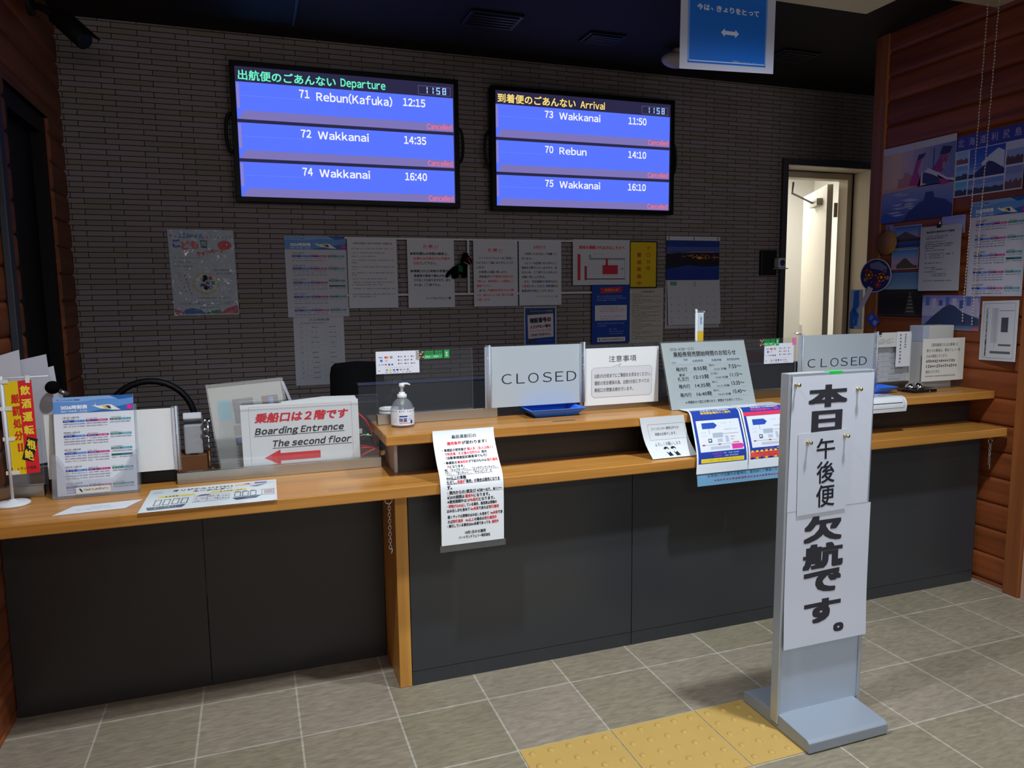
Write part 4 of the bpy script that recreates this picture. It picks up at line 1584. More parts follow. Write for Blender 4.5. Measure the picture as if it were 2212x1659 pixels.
# sheets hanging over the counter edge
s = Sheet(bent(0.766, 0.979, [(-0.1575, 0.8935), (-0.160, 0.865), (-0.205, 0.80), (-0.2575, 0.752), (-0.2625, 0.70), (-0.2625, 0.60), (-0.2625, 0.534)], -0.003), 0.0012, '#ebeef3', 1, 30, 0.2, 0.45)
s.text('島民車割引の', 30, 4.4, 40, 3.4, BK, 0.015)
s.run([('適用条件', RD), ('が変わります！', BK)], 21, 10.2, 66, 3.2, 0.03)
for parts, v, u, w, ul in (
    ([('・車検証の使用者が', BK), ('個人名（法人は除く）', RD)], 16.6, 12, 84, 0),
    ([('で利尻島・礼文島の住所のみ', RD), ('適用', BK)], 20.2, 15, 68, 0),
    ([('（自動車検査証記録事項でも可）', BK)], 23.8, 16, 68, 0),
    ([('・車検証の', BK), ('車体形状', RD), ('が下記のものは', BK), ('割引適用', RD)], 28.4, 11, 87, 0),
    ([('外', RD), ('となります。', BK)], 32.2, 15, 28, 0),
    ([('例）「キャブオーバー」、「ピックアップトラック」、', BK)], 35.6, 10, 87, 1),
    ([('「バン」、「ボンネット」、「キャンピング」の', BK)], 39.0, 10, 76, 1),
    ([('4m以上の車輌', BK)], 42.6, 10, 32, 1),
    ([('ただし、', BK), ('用途が', RD), ('「乗用」の場合は適用になりま', BK)], 46.2, 10, 86, 1),
    ([('す。', BK)], 50.0, 10, 8, 1),
    ([('・稚内からの', BK), ('1便及び 4/28〜5/7、8/11〜', BK)], 54.4, 10, 89, 1),
    ([('8/20の期間は', BK), ('適用外', RD), ('になります。', BK)], 58.4, 10, 68, 0),
    ([('※適用期間外は', BK), ('30％割引', RD), ('となります。', BK)], 62.0, 10, 76, 0),
    ([('・荷物がはみ出し', RD), ('ている場合、乗用車は荷物の', BK)], 65.8, 9, 81, 0),
    ([('はみ出し分も含めて', BK), ('6m未満', RD), ('であれば', BK), ('割引適用', RD)], 69.6, 9, 83, 0),
    ([('軽トラックは荷物のはみ出しも含めて', BK), ('4m未満', RD), ('であ', BK)], 74.8, 10, 88, 0),
    ([('れば', BK), ('割引適用　4m以上', RD), ('の場合は', BK), ('割引適用外', RD)], 78.8, 10, 79, 0),
    ([('・牽引している場合は6m未満であっても', BK), ('適用外', RD)], 82.6, 9, 83, 0),
    ([('10月1日から適用', BK)], 89.4, 37, 34, 0),
    ([('ハートランドフェリー株式会社', BK)], 93.2, 27, 52, 0)):
    s.run(parts, u, v - 0.2, w, 2.9, 0.028)
    if ul:
        s.rect(u, v + 2.75, u + w, v + 2.95, '#7a4a56', 2)
o = s.build('hanging_notice', None, 'long white notice of island car discount rules hanging over the counter edge', 'notice')
m = MB()
m.box(0.758, 0.982, -0.2632, -0.2618, 0.512, 0.5335, GREYFILM)
m.build('laminate_margin', o)

s = Sheet(bent(1.541, 1.728, [(-0.1575, 0.886), (-0.159, 0.845), (-0.172, 0.79), (-0.213, 0.7405)], 0.026), 0.001, '#d5d8dc', 1, 14, 0.25, 0.45)
for (a, b) in ((0, 0),):
    s.frame(14, 17, 97, 54, 0.5, '#8a8e96', 1, 0.8)
s.text('コインロッカー使用以外での', 21, 24, 62, 7, '#3c4048', 0.0)
s.text('両替はお断りします。', 27, 37, 48, 7, '#3c4048', 0.0)
s.text('よろしくお願いします', 20, 60, 58, 9, '#3c4048', 0.0)
for u in (36, 52):
    s.disc(u + 4, 77, 5.6, 5.6, '#1c2226', 2, 16, 180, 400)
    s.disc(u + 5.4, 79.5, 2.8, 3.4, '#d5d8dc', 3)
    s.poly([(u + 1, 84), (u + 5, 88), (u + 9, 84), (u + 13, 95), (u + 4, 96)], '#1c2226', 2)
s.build('hanging_notice', None, 'curling white coin locker notice left of the two map leaflets', 'notice')


def leaflet(x0, x1, skew, red, label):
    prof = [(-0.045, 0.8905), (-0.12, 0.893), (-0.166, 0.897), (-0.186, 0.868), (-0.235, 0.792), (-0.2615, 0.745), (-0.2700, 0.684)]
    s = Sheet(bent(x0, x1, prof, skew), 0.0009, '#dfe3ea', 6, 30, 0.25, 0.45)
    f0 = s.fn
    s.fn = lambda u, v: f0(u, 26 + 0.73 * v)
    NV = '#26409c'
    s.rect(3, 4, 97, 88, NV)
    if red:
        s.rect(3, 17, 97, 23, '#d83a58', 2)
    s.rect(8, 25 if not red else 23.5, 93, 72, '#d9dde6', 2)
    s.text('利尻島からの乗船案内', 22, 7, 56, 3.6, '#dbe2f2', 0.02, 0, 3)
    s.text('車両乗船場所のご案内', 20, 11.6, 60, 4.2, '#e6c43c' if not red else '#d0509c', 0.02, 0, 3)
    for p in (((18, 29), (42, 29), (48, 33.5), (42, 38), (18, 38)),):
        s.poly(p, '#2b4fae', 3)
    s.dash(56, 30, 12, 1.6, '#9aa2b0', 1)
    s.dash(72, 29, 6, 3, '#9aa2b0', 2)
    s.dash(60, 40, 28, 1.4, '#8890a0', 3)
    s.rect(36, 45, 56, 52, '#aab2c0', 3)
    s.rect(30, 38, 31, 46, '#9aa2b0', 3)
    s.rect(56, 46.5, 88, 47.3, '#b0a890', 3)
    s.rect(26, 53, 33, 59, '#4c5666', 3)
    s.rect(27.5, 54.2, 31, 57, '#d9dde6', 4)
    s.rect(44, 54, 54, 59, '#b6bcc8', 3)
    s.rect(60, 50, 66, 60, '#b6bcc8', 3)
    s.dash(14, 43, 10, 1.4, '#8890a0', 4)
    s.dash(14, 48, 10, 1.4, '#8890a0', 5)
    s.rect(12, 62, 72, 62.5, '#9a8894', 3)
    for u in (13, 44):
        s.rect(u, 61.4, u + 5, 63, '#a03048', 4)
    s.rect(28, 65, 66, 69, '#b6bcc8', 3)
    s.rect(73, 60, 86, 61.8, '#e0803c', 3)
    if red:
        s.rect(76, 48, 90, 54, '#d63aa0', 3)
        s.poly([(72, 63), (90, 63), (94, 66.5), (90, 70.5), (72, 70.5)], '#d63aa0', 3)
        s.dash(30, 73.5, 22, 2.4, '#c05a98', 6)
        s.dash(58, 73.5, 24, 2.4, '#aab4d4', 6)
        s.rect(3, 77.5, 97, 86.5, '#e0504c', 2)
        for k in range(10):
            s.rect(5 + k * 9.4, 76, 10 + k * 9.4, 78.6, '#e8c83a', 3)
            s.rect(5 + k * 9.4, 85.4, 10 + k * 9.4, 88, '#e8c83a' if k % 2 else '#26306a', 3)
        s.dash(14, 79.4, 66, 1.8, '#8c2030', 7)
        s.dash(20, 82.4, 50, 1.8, '#8c2030', 8)
    else:
        s.dash(70, 51, 12, 2, '#b84a90', 8)
        s.dash(70, 55, 10, 2, '#b84a90', 9)
        s.poly([(70, 63), (90, 63), (94, 66.5), (90, 70.5), (70, 70.5)], '#d63aa0', 3)
        s.dash(30, 74, 20, 2.4, '#b050b0', 6)
        s.dash(52, 74, 30, 2.4, '#aab4d4', 6)
        s.dash(34, 77.6, 16, 2.4, '#b050b0', 7)
        s.dash(52, 77.6, 30, 2.4, '#aab4d4', 7)
        s.rect(8, 81.4, 92, 87, '#e8cc34', 3)
        s.dash(12, 83, 76, 2.2, '#6a5c20', 9)
    s.build('map_leaflet', None, label, 'leaflet', 'map leaflets over the counter edge')


leaflet(1.763, 1.985, -0.050, False, 'blue bordered map leaflet with yellow bottom bar bent over the counter edge')
leaflet(1.990, 2.212, -0.052, True, 'blue bordered map leaflet with red bands, right of the yellow barred one')
s = Sheet(flat((1.716, -0.2675, 0.700), (2.16, -0.2675, 0.700), (1.722, -0.2665, 0.637)), 0.0008, '#7fb4dc', rough=0.3)
s.text('お手伝いが必要なお客様は、優先的にご乗船いただけます。', 10, 34, 84, 17, '#33506e', 0.0)
s.dash(16, 66, 66, 12, '#a8486c', 4, 3)
s.build('strip_notice', None, 'pale blue strip notice hanging below the two map leaflets', 'notice')

s = Sheet(bent(2.56, 2.793, [(-0.03, 0.8895), (-0.115, 0.893), (-0.165, 0.898), (-0.182, 0.872), (-0.176, 0.835)], 0.006), 0.001, '#dadde2', 1, 16, 0.25, 0.45)
s.frame(6, 10, 94, 92, 0.6, '#5a5e68', 1, 0.8)
for k in range(6):
    s.rect(14 + k * 12, 20, 14.6 + k * 12, 62, '#8a8e98', 2)
s.dash(52, 30, 34, 7, '#3c4048', 3, 6)
s.dash(40, 46, 44, 6, '#3c4048', 4, 6)
s.rect(10, 80, 90, 81.5, '#3c4048', 2)
s.build('hanging_notice', None, 'white printed sheet bent over the counter edge right of the tall floor sign', 'notice')

# papers behind the right hand screen
s = Sheet(wall_back_fn(2.795, 3.10, 1.141, 0.912, 0.088), 0.001, '#cfcfd0')
for r_ in range(8):
    s.rect(6, 12 + r_ * 10.5, 96, 12.6 + r_ * 10.5, '#a8a8ac')
    s.dash(26, 15 + r_ * 10.5, 12, 4, '#85858a', r_)
    s.dash(58, 15 + r_ * 10.5, 30, 4, '#9a9a9f', r_ + 9)
for u in (6, 22, 46, 96):
    s.rect(u, 12, u + 0.5, 86, '#a8a8ac')
s.build('table_notice', None, 'white gridded sheet behind the clear screen left of the desk bell', 'notice')
s = Sheet(wall_back_fn(2.786, 2.992, 1.150, 1.084, 0.066), 0.0008, '#d2d3d0')
s.dash(12, 20, 46, 9, '#6a6a66', 1)
for r_ in range(4):
    s.dash(12, 42 + r_ * 10, 78, 6, '#8a8a86', r_)
s.rect(46, 0, 54, 14, BK, 3)
s.build('memo_sheet', None, 'small cream memo slip at the top right of the right CLOSED sign', 'notice')
s = Sheet(wall_back_fn(2.983, 3.068, 1.152, 0.992, 0.062), 0.0008, '#dfe2e6', rough=0.2)
for k in range(9):
    s.dash(22, 6 + k * 9.6, 16, 7, '#4a4c54', k, 16, 1)
for k in range(6):
    s.dash(56, 6 + k * 7, 14, 6, '#4a4c54', k + 20, 14, 1)
s.build('strip_notice', None, 'narrow vertical white notice left of the notice at the counter end', 'notice')

e = empty('table_sign', (3.22, 0.0, ZU), 'white car boarding notice on a clear stand at the right end of the counter', 'sign')
m = MB()
m.box(3.075, 3.325, 0.0, 0.003, ZU + 0.0005, 1.118, ACRYL)
m.box(3.10, 3.30, 0.0035, 0.05, ZU + 0.0005, ZU + 0.004, ACRYL)
m.build('clear_stand', e)
s = Sheet(wall_back_fn(3.072, 3.327, 1.120, 0.925, -0.0005), 0.001, '#dcdad4')
s.text('【車両乗船されるお客様へ】', 20, 11, 62, 8, '#55524e', 0.0)
s.text('島からの乗船は、鴛泊フェリー船', 9, 24, 80, 7.5, '#55524e', 0.0)
s.text('のみの乗船となります。', 9, 37, 50, 7.5, '#55524e', 0.0)
s.dash(9, 49, 72, 7.5, '#55524e', 5, 5, 0.97)
s.dash(9, 61, 76, 7.5, '#55524e', 6, 5, 0.97)
s.text('乗船となります。', 9, 73.5, 34, 7.5, '#55524e', 0.0)
s.dash(9, 86, 76, 4, '#7a7772', 7, 2.5, 0.97)
s.build('notice_face', e)
m = MB()
m.box(3.14, 3.328, 0.06, 0.135, ZU + 0.0005, 1.175, mat('#cfcdc8', 0.55))
m.box(3.139, 3.175, 0.0592, 0.1358, 1.10, 1.1755, mat('#b4bccf', 0.4))
tag(m.build('white_carton', None, 0.002), 'plain white carton standing behind the notice at the counter end', 'carton')

e = empty('desk_bell', (3.02, -0.03, ZU), 'chrome desk bell on a black base at the right end of the counter', 'bell')
m = MB()
m.prism([(2.955, -0.075, ZU + 0.0005), (3.085, -0.075, ZU + 0.0005), (3.105, -0.05, ZU + 0.0005), (3.105, 0.015, ZU + 0.0005), (2.955, 0.02, ZU + 0.0005), (2.94, -0.02, ZU + 0.0005)], (0, 0, 0.014), mat('#0e0e10', 0.3, 0, 0.5))
m.build('bell_base', e, 0.003)
for i, (x, y, r_) in enumerate(((2.988, -0.02, 0.022), (3.018, -0.035, 0.026), (3.038, -0.005, 0.022))):
    m = MB()
    m.lathe([(r_, 0), (r_ * 0.98, r_ * 0.35), (r_ * 0.8, r_ * 0.75), (r_ * 0.45, r_ * 1.02), (0.003, r_ * 1.1)], (x, y, ZU + 0.0147), CHROME, 24)
    m.build('bell_dome', e)
m = MB()
m.add([(3.040, -0.0765, ZU + 0.004), (3.095, -0.066, ZU + 0.004), (3.098, -0.061, ZU + 0.0148), (3.046, -0.0715, ZU + 0.0148), (3.040, -0.0745, ZU + 0.004), (3.095, -0.064, ZU + 0.004), (3.098, -0.059, ZU + 0.0148), (3.046, -0.0695, ZU + 0.0148)],
      [(0, 1, 2, 3), (7, 6, 5, 4), (0, 4, 5, 1), (1, 5, 6, 2), (2, 6, 7, 3), (3, 7, 4, 0)], mat('#c8c6be', 0.4))
m.build('name_plate', e)

# ------------------------------------------------------------------ things on the low counter
e = empty('table_flag', (-0.478, -0.005, ZL), 'small red and yellow banner flag on a white stand at the left counter end', 'flag')
c = Vector((-0.475, -0.012, ZL))
m = MB(); m.lathe([(0.045, 0.0005), (0.046, 0.004), (0.040, 0.009), (0.012, 0.012), (0.006, 0.017)], c, WHITE, 32); m.build('stand_base', e)
m = MB(); m.tube([c + Vector((0, 0, 0.012)), (-0.478, -0.005, 1.121)], 0.0042, WHITE, 10); m.build('pole', e)
m = MB(); m.tube([(-0.500, -0.005, 1.114), (-0.357, -0.005, 1.1165)], 0.0022, WHITE, 8); m.build('crossbar', e)
fl = flat((-0.471, -0.008, 1.104), (-0.401, -0.008, 1.108), (-0.469, -0.008, 0.826))
s = Sheet(fl, 0.0006, '#e0bf10')
s.rect(50, 0, 100, 100, '#d21f2c')
for i, ch in enumerate('飲酒運転'):
    s.text(ch, 56, 5.5 + i * 14.2, 36, 10.2, '#efd43a', 0.03)
for i, ch in enumerate('厳罰処分'):
    s.text(ch, 20, 13.5 + i * 13.2, 30, 10, '#c8281c', 0.03)
s.text('!!', 27, 66.5, 20, 9, '#c8281c', 0.05)
s.poly([(65, 60.5), (103, 64), (77, 88), (38, 84)], '#1e1a18', 2)
s.text('根', 62, 64, 32, 10.5, '#efd43a', 0.03, 0, 3, 8)
s.text('絶', 50, 74.5, 32, 10.5, '#efd43a', 0.03, 0, 3, 8)
s.text('トラック協会', 20, 92, 68, 3.6, '#3a2a18', 0.01, 0, 3)
s.build('banner_cloth', e)
for z_, l_ in ((1.105, 0.012), (1.025, 0.016), (0.935, 0.016), (0.833, 0.02)):
    m = MB(); m.box(-0.486, -0.472 + l_, -0.0105, -0.0005, z_ - 0.005, z_ + 0.006, mat('#d8d8d4', 0.4)); m.build('banner_loop', e)
m = MB(); m.box(-0.416, -0.405, -0.0105, -0.0015, 1.099, 1.121, mat('#d8d8d4', 0.4)); m.build('banner_loop', e)

e = empty('leaflet_holder', (-0.256, 0.01, ZL), 'clear leaflet holder on the low counter beside the small flag', 'holder')
HOLD = clear_mat('clear_holder', (0.90, 0.91, 0.93), 1.0, haze=0.09)
m = MB()
m.add([(-0.374, 0.0, ZL + 0.0005), (-0.139, 0.0, ZL + 0.0005), (-0.139, 0.036, ZL + 0.0005), (-0.374, 0.036, ZL + 0.0005), (-0.374, 0.0, ZL + 0.003), (-0.139, 0.0, ZL + 0.003), (-0.139, 0.036, ZL + 0.003), (-0.374, 0.036, ZL + 0.003)],
      [(0, 3, 2, 1), (4, 5, 6, 7), (0, 1, 5, 4), (1, 2, 6, 5), (2, 3, 7, 6), (3, 0, 4, 7)], HOLD)
fb = flat((-0.374, 0.071, 1.01), (-0.139, 0.071, 1.01), (-0.374, 0.034, ZL + 0.003))
sh = Sheet(fb, 0.002, HOLD)
m.add(sh.mb.v, sh.mb.f, HOLD)
m.build('holder_back', e)
ff = flat((-0.374, 0.024, 0.873), (-0.139, 0.024, 0.873), (-0.374, 0.001, ZL + 0.003))
sh = Sheet(ff, 0.002, HOLD, outline=[(0, 0), (7, 4), (13, 22), (20, 48), (32, 62), (70, 62), (82, 46), (90, 20), (94, 4), (100, 0), (100, 100), (0, 100)])
sh.mb.build('holder_front', e)
m = MB()
for x in (-0.3765, -0.1388):
    m.add([(x, 0.0, ZL + 0.001), (x + 0.0022, 0.0, ZL + 0.001), (x + 0.0022, 0.035, ZL + 0.001), (x, 0.035, ZL + 0.001), (x, 0.024, 0.873), (x + 0.0022, 0.024, 0.873), (x + 0.0022, 0.052, 0.873), (x, 0.052, 0.873)],
          [(0, 3, 2, 1), (4, 5, 6, 7), (0, 1, 5, 4), (1, 2, 6, 5), (2, 3, 7, 6), (3, 0, 4, 7)], HOLD)
m.build('holder_side', e)
st = Sheet(flat((-0.312, 0.0013, 0.7705), (-0.218, 0.0013, 0.7705), (-0.312, -0.0012, 0.751)), 0.0004, '#d5d3cc')
st.text('HeartLandFerry', 24, 24, 70, 46, '#2b2b33', 0.0)
st.poly([(8, 22), (14, 22), (20, 74), (15, 74)], '#2b2b33')
st.build('holder_label', e)
ft = flat((-0.3655, 0.060, 1.042), (-0.1455, 0.060, 1.042), (-0.3655, 0.020, ZL + 0.0045))
s = timetable(Sheet(ft, 0.004, '#d9dde6', rough=0.3), False)
s.build('timetable_leaflets', None, 'sailing timetable leaflets with blue ship header in the clear holder', 'leaflet')

# loose papers
s = Sheet(flat((-0.300, -0.105, ZL + 0.0006), (-0.118, -0.095, ZL + 0.0006), (-0.335, -0.190, ZL + 0.0006)), 0.0008, '#d6d9e0')
s.dash(36, 38, 26, 6, '#8a92a8', 1, 3)
s.dash(20, 62, 60, 5, '#9aa0b2', 2, 3)
s.build('paper_sheet', None, 'plain white sheet lying on the low counter in front of the leaflet holder', 'paper')
s = Sheet(flat((-0.106, 0.004, ZL + 0.0016), (0.270, 0.004, ZL + 0.0016), (-0.111, -0.256, ZL + 0.0016)), 0.0008, '#d6dde0', rough=0.2, spec=0.5)
s.text('オリジナル', 18, 10, 26, 8, '#2c3038', 0.03)
s.dash(45, 11, 22, 7, '#2c3038', 3, 3)
s.text('キーホルダー', 34, 21, 30, 8, '#2c3038', 0.03)
s.rect(66, 10, 80, 17, '#e0b090')
s.rect(3, 11, 10, 20, '#c2c8cc')
s.poly([(78, 8), (96, 5), (99, 9), (95, 16), (80, 17)], '#cfd6e0', 2)
s.rect(82, 7, 92, 14, '#2c4fb8', 3)
s.poly([(72, 10), (78, 8), (78, 14)], '#3a4664', 2)
s.poly([(78, 24), (92, 18), (84, 28)], '#3a4664', 2)
s.rect(9, 36, 36, 43, '#e0cc3a')
s.rect(48, 34, 76, 40, '#e0cc3a')
s.dash(14, 37, 16, 5, '#4a4424', 3, 2.6)
s.dash(50, 35, 24, 4, '#4a4424', 4, 2.6)
for k in range(4):
    s.frame(8 + k * 6.5, 52, 13 + k * 6.5, 76, 0.7, '#5a606a', 2, 1.5)
s.poly([(36, 44), (64, 44), (64, 78), (36, 78)], '#c8ccd2', 2)
s.disc(44, 50, 5, 5, '#1f2a50', 3, 14, 180, 360)
for k in range(7):
    s.dash(38 + (k % 3) * 8, 50 + k * 3.6, 9, 4, ('#c04a4a', '#2c3038')[k % 2], k + 3, 2)
s.poly([(4, 82), (32, 80), (30, 92), (6, 94)], '#3a4c68', 2)
s.dash(10, 84, 16, 6, '#c8ccd2', 5, 2.4)
for k in range(3):
    s.frame(67 + k * 6, 48, 72 + k * 6, 70, 0.7, '#6a707a', 2, 1.5)
    s.disc(69 + k * 6, 47, 2, 3, '#8a8f98', 3)
s.poly([(66, 74), (88, 71), (84, 82), (69, 84)], '#2c3c64', 2)
s.frame(88, 46, 98, 72, 0.6, '#8a8f98', 2, 1.2)
s.rect(90, 50, 97, 66, '#b8a0a8', 2)
s.build('laminated_sheet', None, 'laminated keyholder advertisement lying flat on the low counter edge', 'paper')

# boarding entrance sign
e = empty('boarding_sign', (0.36, 0.10, ZL), 'white boarding entrance sign with a big red arrow on the low counter', 'sign')
m = MB()
m.add([(x, y, z) for y in (0.098, 0.104) for x, z in ((0.30, ZL + 0.0006), (0.553, ZL + 0.0006), (0.555, 0.982), (0.549, 0.994), (0.44, 0.996), (0.30, 0.986))],
      [(0, 1, 2, 3, 4, 5), (11, 10, 9, 8, 7, 6), (0, 6, 7, 1), (1, 7, 8, 2), (2, 8, 9, 3), (3, 9, 10, 4), (4, 10, 11, 5), (5, 11, 6, 0)], mat('#dcdedf', 0.5))
m.build('backing_board', e)
s = Sheet(flat((0.168, 0.096, 0.982), (0.559, 0.096, 0.982), (0.170, 0.096, 0.764)), 0.0014, '#e2e4e4')
s.frame(6.5, 4, 94, 99.6, 0.25, '#c08a94', 1, 0.3)
RS = '#d82638'
s.text('乗船口は２階です', 11, 14, 80, 16, RS, 0.035, 0.22)
DK = '#2a2c34'
s.text('Boarding Entrance', 10.5, 37, 76, 14.5, DK, 0.034, 0.25)
s.rect(10, 50.0, 87, 50.8, DK, 3)
s.text('The second floor', 25, 57.5, 68, 11.6, DK, 0.034, 0.25)
s.rect(24.5, 70.6, 93, 71.4, DK, 3)
s.poly([(17.5, 85.5), (31, 73.5), (31, 79.5), (65, 79.5), (65, 91.5), (31, 91.5), (31, 98)], RS, 2)
s.build('sign_sheet', e)
m = MB()
m.prism([(0.33, 0.1045, ZL + 0.001), (0.36, 0.1045, ZL + 0.001), (0.36, 0.1045, 0.93)], (0, 0.004, 0), mat('#c0c3c6', 0.5))
m.add([(0.345, 0.105, 0.92), (0.37, 0.105, 0.92), (0.37, 0.175, ZL + 0.001), (0.345, 0.175, ZL + 0.001), (0.345, 0.108, 0.92), (0.37, 0.108, 0.92), (0.37, 0.179, ZL + 0.001), (0.345, 0.179, ZL + 0.001)],
      [(0, 3, 2, 1), (4, 5, 6, 7), (0, 1, 5, 4), (1, 2, 6, 5), (2, 3, 7, 6), (3, 0, 4, 7)], mat('#c0c3c6', 0.5))
m.build('easel_leg', e)

# clear document pocket behind the boarding sign
e = empty('document_pocket', (0.2, 0.19, ZL), 'tilted clear pocket of photo pages behind the boarding entrance sign', 'folder')
f = flat((0.064, 0.215, 1.030), (0.305, 0.215, 1.045), (0.094, 0.185, ZL + 0.006))
s = Sheet(f, 0.002, '#b9b8ac', rough=0.2, spec=0.5)
s.rect(9, 16, 26, 40, '#7fc0cc')
s.rect(30, 16, 58, 46, '#6a6462', 2)
s.rect(33, 20, 56, 28, '#7c7a7c', 3)
s.rect(70, 16, 93, 30, '#6a4c4c', 2)
s.rect(80, 18, 86, 28, '#7fa8d8', 3)
s.rect(77, 16, 78, 40, '#b83a44', 3)
s.rect(26, 48, 38, 60, '#8f8a80', 2)
s.rect(26, 63, 54, 72, '#3a4250', 2)
s.rect(29, 64, 40, 71, '#5a86c0', 3)
for r_ in range(6):
    s.dash(24, 76 + r_ * 3.4, 60, 2, '#7a7870', r_, 4, 0.6)
s.build('pages', e)
f = flat((0.058, 0.2145, 1.043), (0.313, 0.2145, 1.058), (0.090, 0.181, ZL + 0.001))
Sheet(lambda u, v: (f(u, v)[0] + f(u, v)[1] * 0.003, f(u, v)[1]), 0.0006, GREYFILM).build('clear_cover', e)
m = MB()
m.add([(0.306, 0.22, 1.045), (0.318, 0.23, 1.040), (0.347, 0.26, 0.955), (0.337, 0.25, 0.955), (0.306, 0.222, 1.045), (0.318, 0.232, 1.040), (0.347, 0.262, 0.955), (0.337, 0.252, 0.955)],
      [(0, 3, 2, 1), (4, 5, 6, 7), (0, 1, 5, 4), (1, 2, 6, 5), (2, 3, 7, 6), (3, 0, 4, 7)], mat('#c8c8d4', 0.4))
m.build('loose_page', e)

# office machines and cables behind the low screen
e = empty('receipt_printer', (0.01, 0.27, ZL), 'grey receipt printer behind the acrylic screen left of the clear pocket', 'printer')
m = MB(); m.box(-0.022, 0.038, 0.23, 0.32, 0.80, 0.905, mat('#9a9b9f', 0.45)); m.build('printer_body', e, 0.006)
m = MB()
M_ = Matrix.Translation((0.008, 0.275, 0.918)) @ Matrix.Rotation(math.radians(-22), 4, 'X')
m.box(-0.03, 0.03, -0.045, 0.045, -0.010, 0.014, mat('#c4c5cb', 0.4), M_); m.build('printer_lid', e, 0.004)
m = MB(); m.box(-0.006, 0.022, 0.227, 0.2295, 0.796, 0.804, BLACK); m.build('paper_slot', e)
m = MB(); m.box(-0.05, 0.05, 0.225, 0.335, ZL + 0.0005, 0.7995, mat('#6a4226', 0.6)); tag(m.build('brown_box', None, 0.003), 'brown box under the grey receipt printer', 'box')
e = empty('chrome_stand', (0.055, 0.215, ZL), 'small chrome stand with shiny knobs beside the grey receipt printer', 'stand')
m = MB(); m.tube([(0.058, 0.215, ZL + 0.002), (0.058, 0.215, 0.925)], 0.004, CHROME); m.lathe([(0.02, 0.0005), (0.02, 0.005), (0.004, 0.006)], (0.058, 0.215, ZL), CHROME); m.build('stem', e)
for x, z in ((0.048, 0.921), (0.062, 0.918), (0.046, 0.890), (0.052, 0.866)):
    m = MB(); m.ball((x, 0.212, z), (0.011, 0.007, 0.0055), CHROME, 14, 8); m.build('knob', e)

e = empty('computer_tower', (0.60, 0.30, ZL), 'dark computer case with green light behind the boarding sign', 'computer')
m = MB(); m.box(0.44, 0.650, 0.215, 0.335, ZL + 0.0005, 0.955, mat('#2a2c2e', 0.45)); m.build('case', e, 0.004)
m = MB(); m.lathe([(0.004, 0), (0.004, 0.001)], (0.607, 0.2148, 0.828), glow('#30ff40', 2.0), 14, (0, -1, 0)); m.build('power_light', e)
m = MB(); m.box(0.572, 0.586, 0.205, 0.2145, 0.835, 0.853, mat('#c8c8c8', 0.4)); m.build('white_plug', e, 0.002)
REDC = mat('#c01830', 0.4, 0, 0.4)
paths = ([(0.52, 0.20, 0.93), (0.56, 0.195, 0.925), (0.595, 0.19, 0.89), (0.617, 0.185, 0.85), (0.628, 0.18, 0.80), (0.632, 0.175, 0.765)],
         [(0.50, 0.19, 0.80), (0.56, 0.185, 0.798), (0.60, 0.18, 0.79), (0.64, 0.18, 0.772)],
         [(0.50, 0.178, 0.775), (0.57, 0.172, 0.788), (0.61, 0.17, 0.788), (0.645, 0.168, 0.782)],
         [(0.49, 0.165, 0.752), (0.57, 0.162, 0.760), (0.60, 0.16, 0.775), (0.642, 0.158, 0.792)],
         [(0.50, 0.15, 0.748), (0.58, 0.15, 0.746), (0.645, 0.15, 0.752)])
for p, lab in zip(paths, ('red cable arching down behind the boarding sign', 'red cable running level, uppermost of the lower bunch', 'red cable bowed upward in the middle of the lower bunch', 'red cable rising to the right in the lower bunch', 'red cable lying lowest on the counter behind the boarding sign')):
    m = MB(); m.tube(p, 0.004, REDC, 8)
    tag(m.build('red_cable'), lab, 'cable', 'red cables behind the boarding sign')
m = MB(); m.tube([(0.55, 0.2, 0.825), (0.59, 0.198, 0.832), (0.625, 0.195, 0.826), (0.66, 0.19, 0.80)], 0.0022, mat('#b8b8bc', 0.4), 8)
tag(m.build('white_cable'), 'thin white cable crossing in front of the dark computer case', 'cable')

# paper rack at the far left, microphone
e = empty('paper_rack', (-0.49, 0.26, ZL), 'grey rack holding fanned papers behind the small flag', 'rack')
m = MB(); m.box(-0.54, -0.40, 0.20, 0.33, ZL + 0.0005, 0.80, mat('#7a7a80', 0.5)); m.build('rack_tray', e, 0.004)
m = MB(); m.box(-0.54, -0.40, 0.325, 0.332, 0.80, 0.93, mat('#7a7a80', 0.5)); m.build('rack_back', e, 0.002)
PAP = ('#c6c6d0', '#bcbcc8', '#cdcdd6', '#c0c0ca', '#b6b6c2')
spec_ = (((-0.545, 0.205, 1.165), (-0.480, 0.205, 1.185), (-0.545, 0.215, 0.8006), 'white paper standing furthest left in the rack behind the flag'),
         ((-0.555, 0.235, 1.135), (-0.418, 0.255, 1.165), (-0.54, 0.245, 0.8006), 'tallest white paper fanned in the rack behind the flag'),
         ((-0.555, 0.255, 1.085), (-0.402, 0.265, 1.125), (-0.535, 0.262, 0.8006), 'white paper with a sharp raised corner in the rack behind the flag'),
         ((-0.53, 0.215, 1.078), (-0.402, 0.225, 1.092), (-0.53, 0.225, 0.8006), 'white paper nearest the flag crossbar in the rack'),
         ((-0.50, 0.285, 1.03), (-0.388, 0.29, 1.04), (-0.50, 0.29, 0.8006), 'lowest white paper sticking out right of the red flag'))
for k, (a, b, c_, lab) in enumerate(spec_):
    Sheet(flat(a, b, c_), 0.0012, PAP[k]).build('paper_sheet', None, lab, 'paper', 'papers in the rack at the left counter end')
e = empty('microphone', (-0.34, 0.20, ZL), 'black foam capped microphone on a gooseneck behind the timetable leaflets', 'microphone')
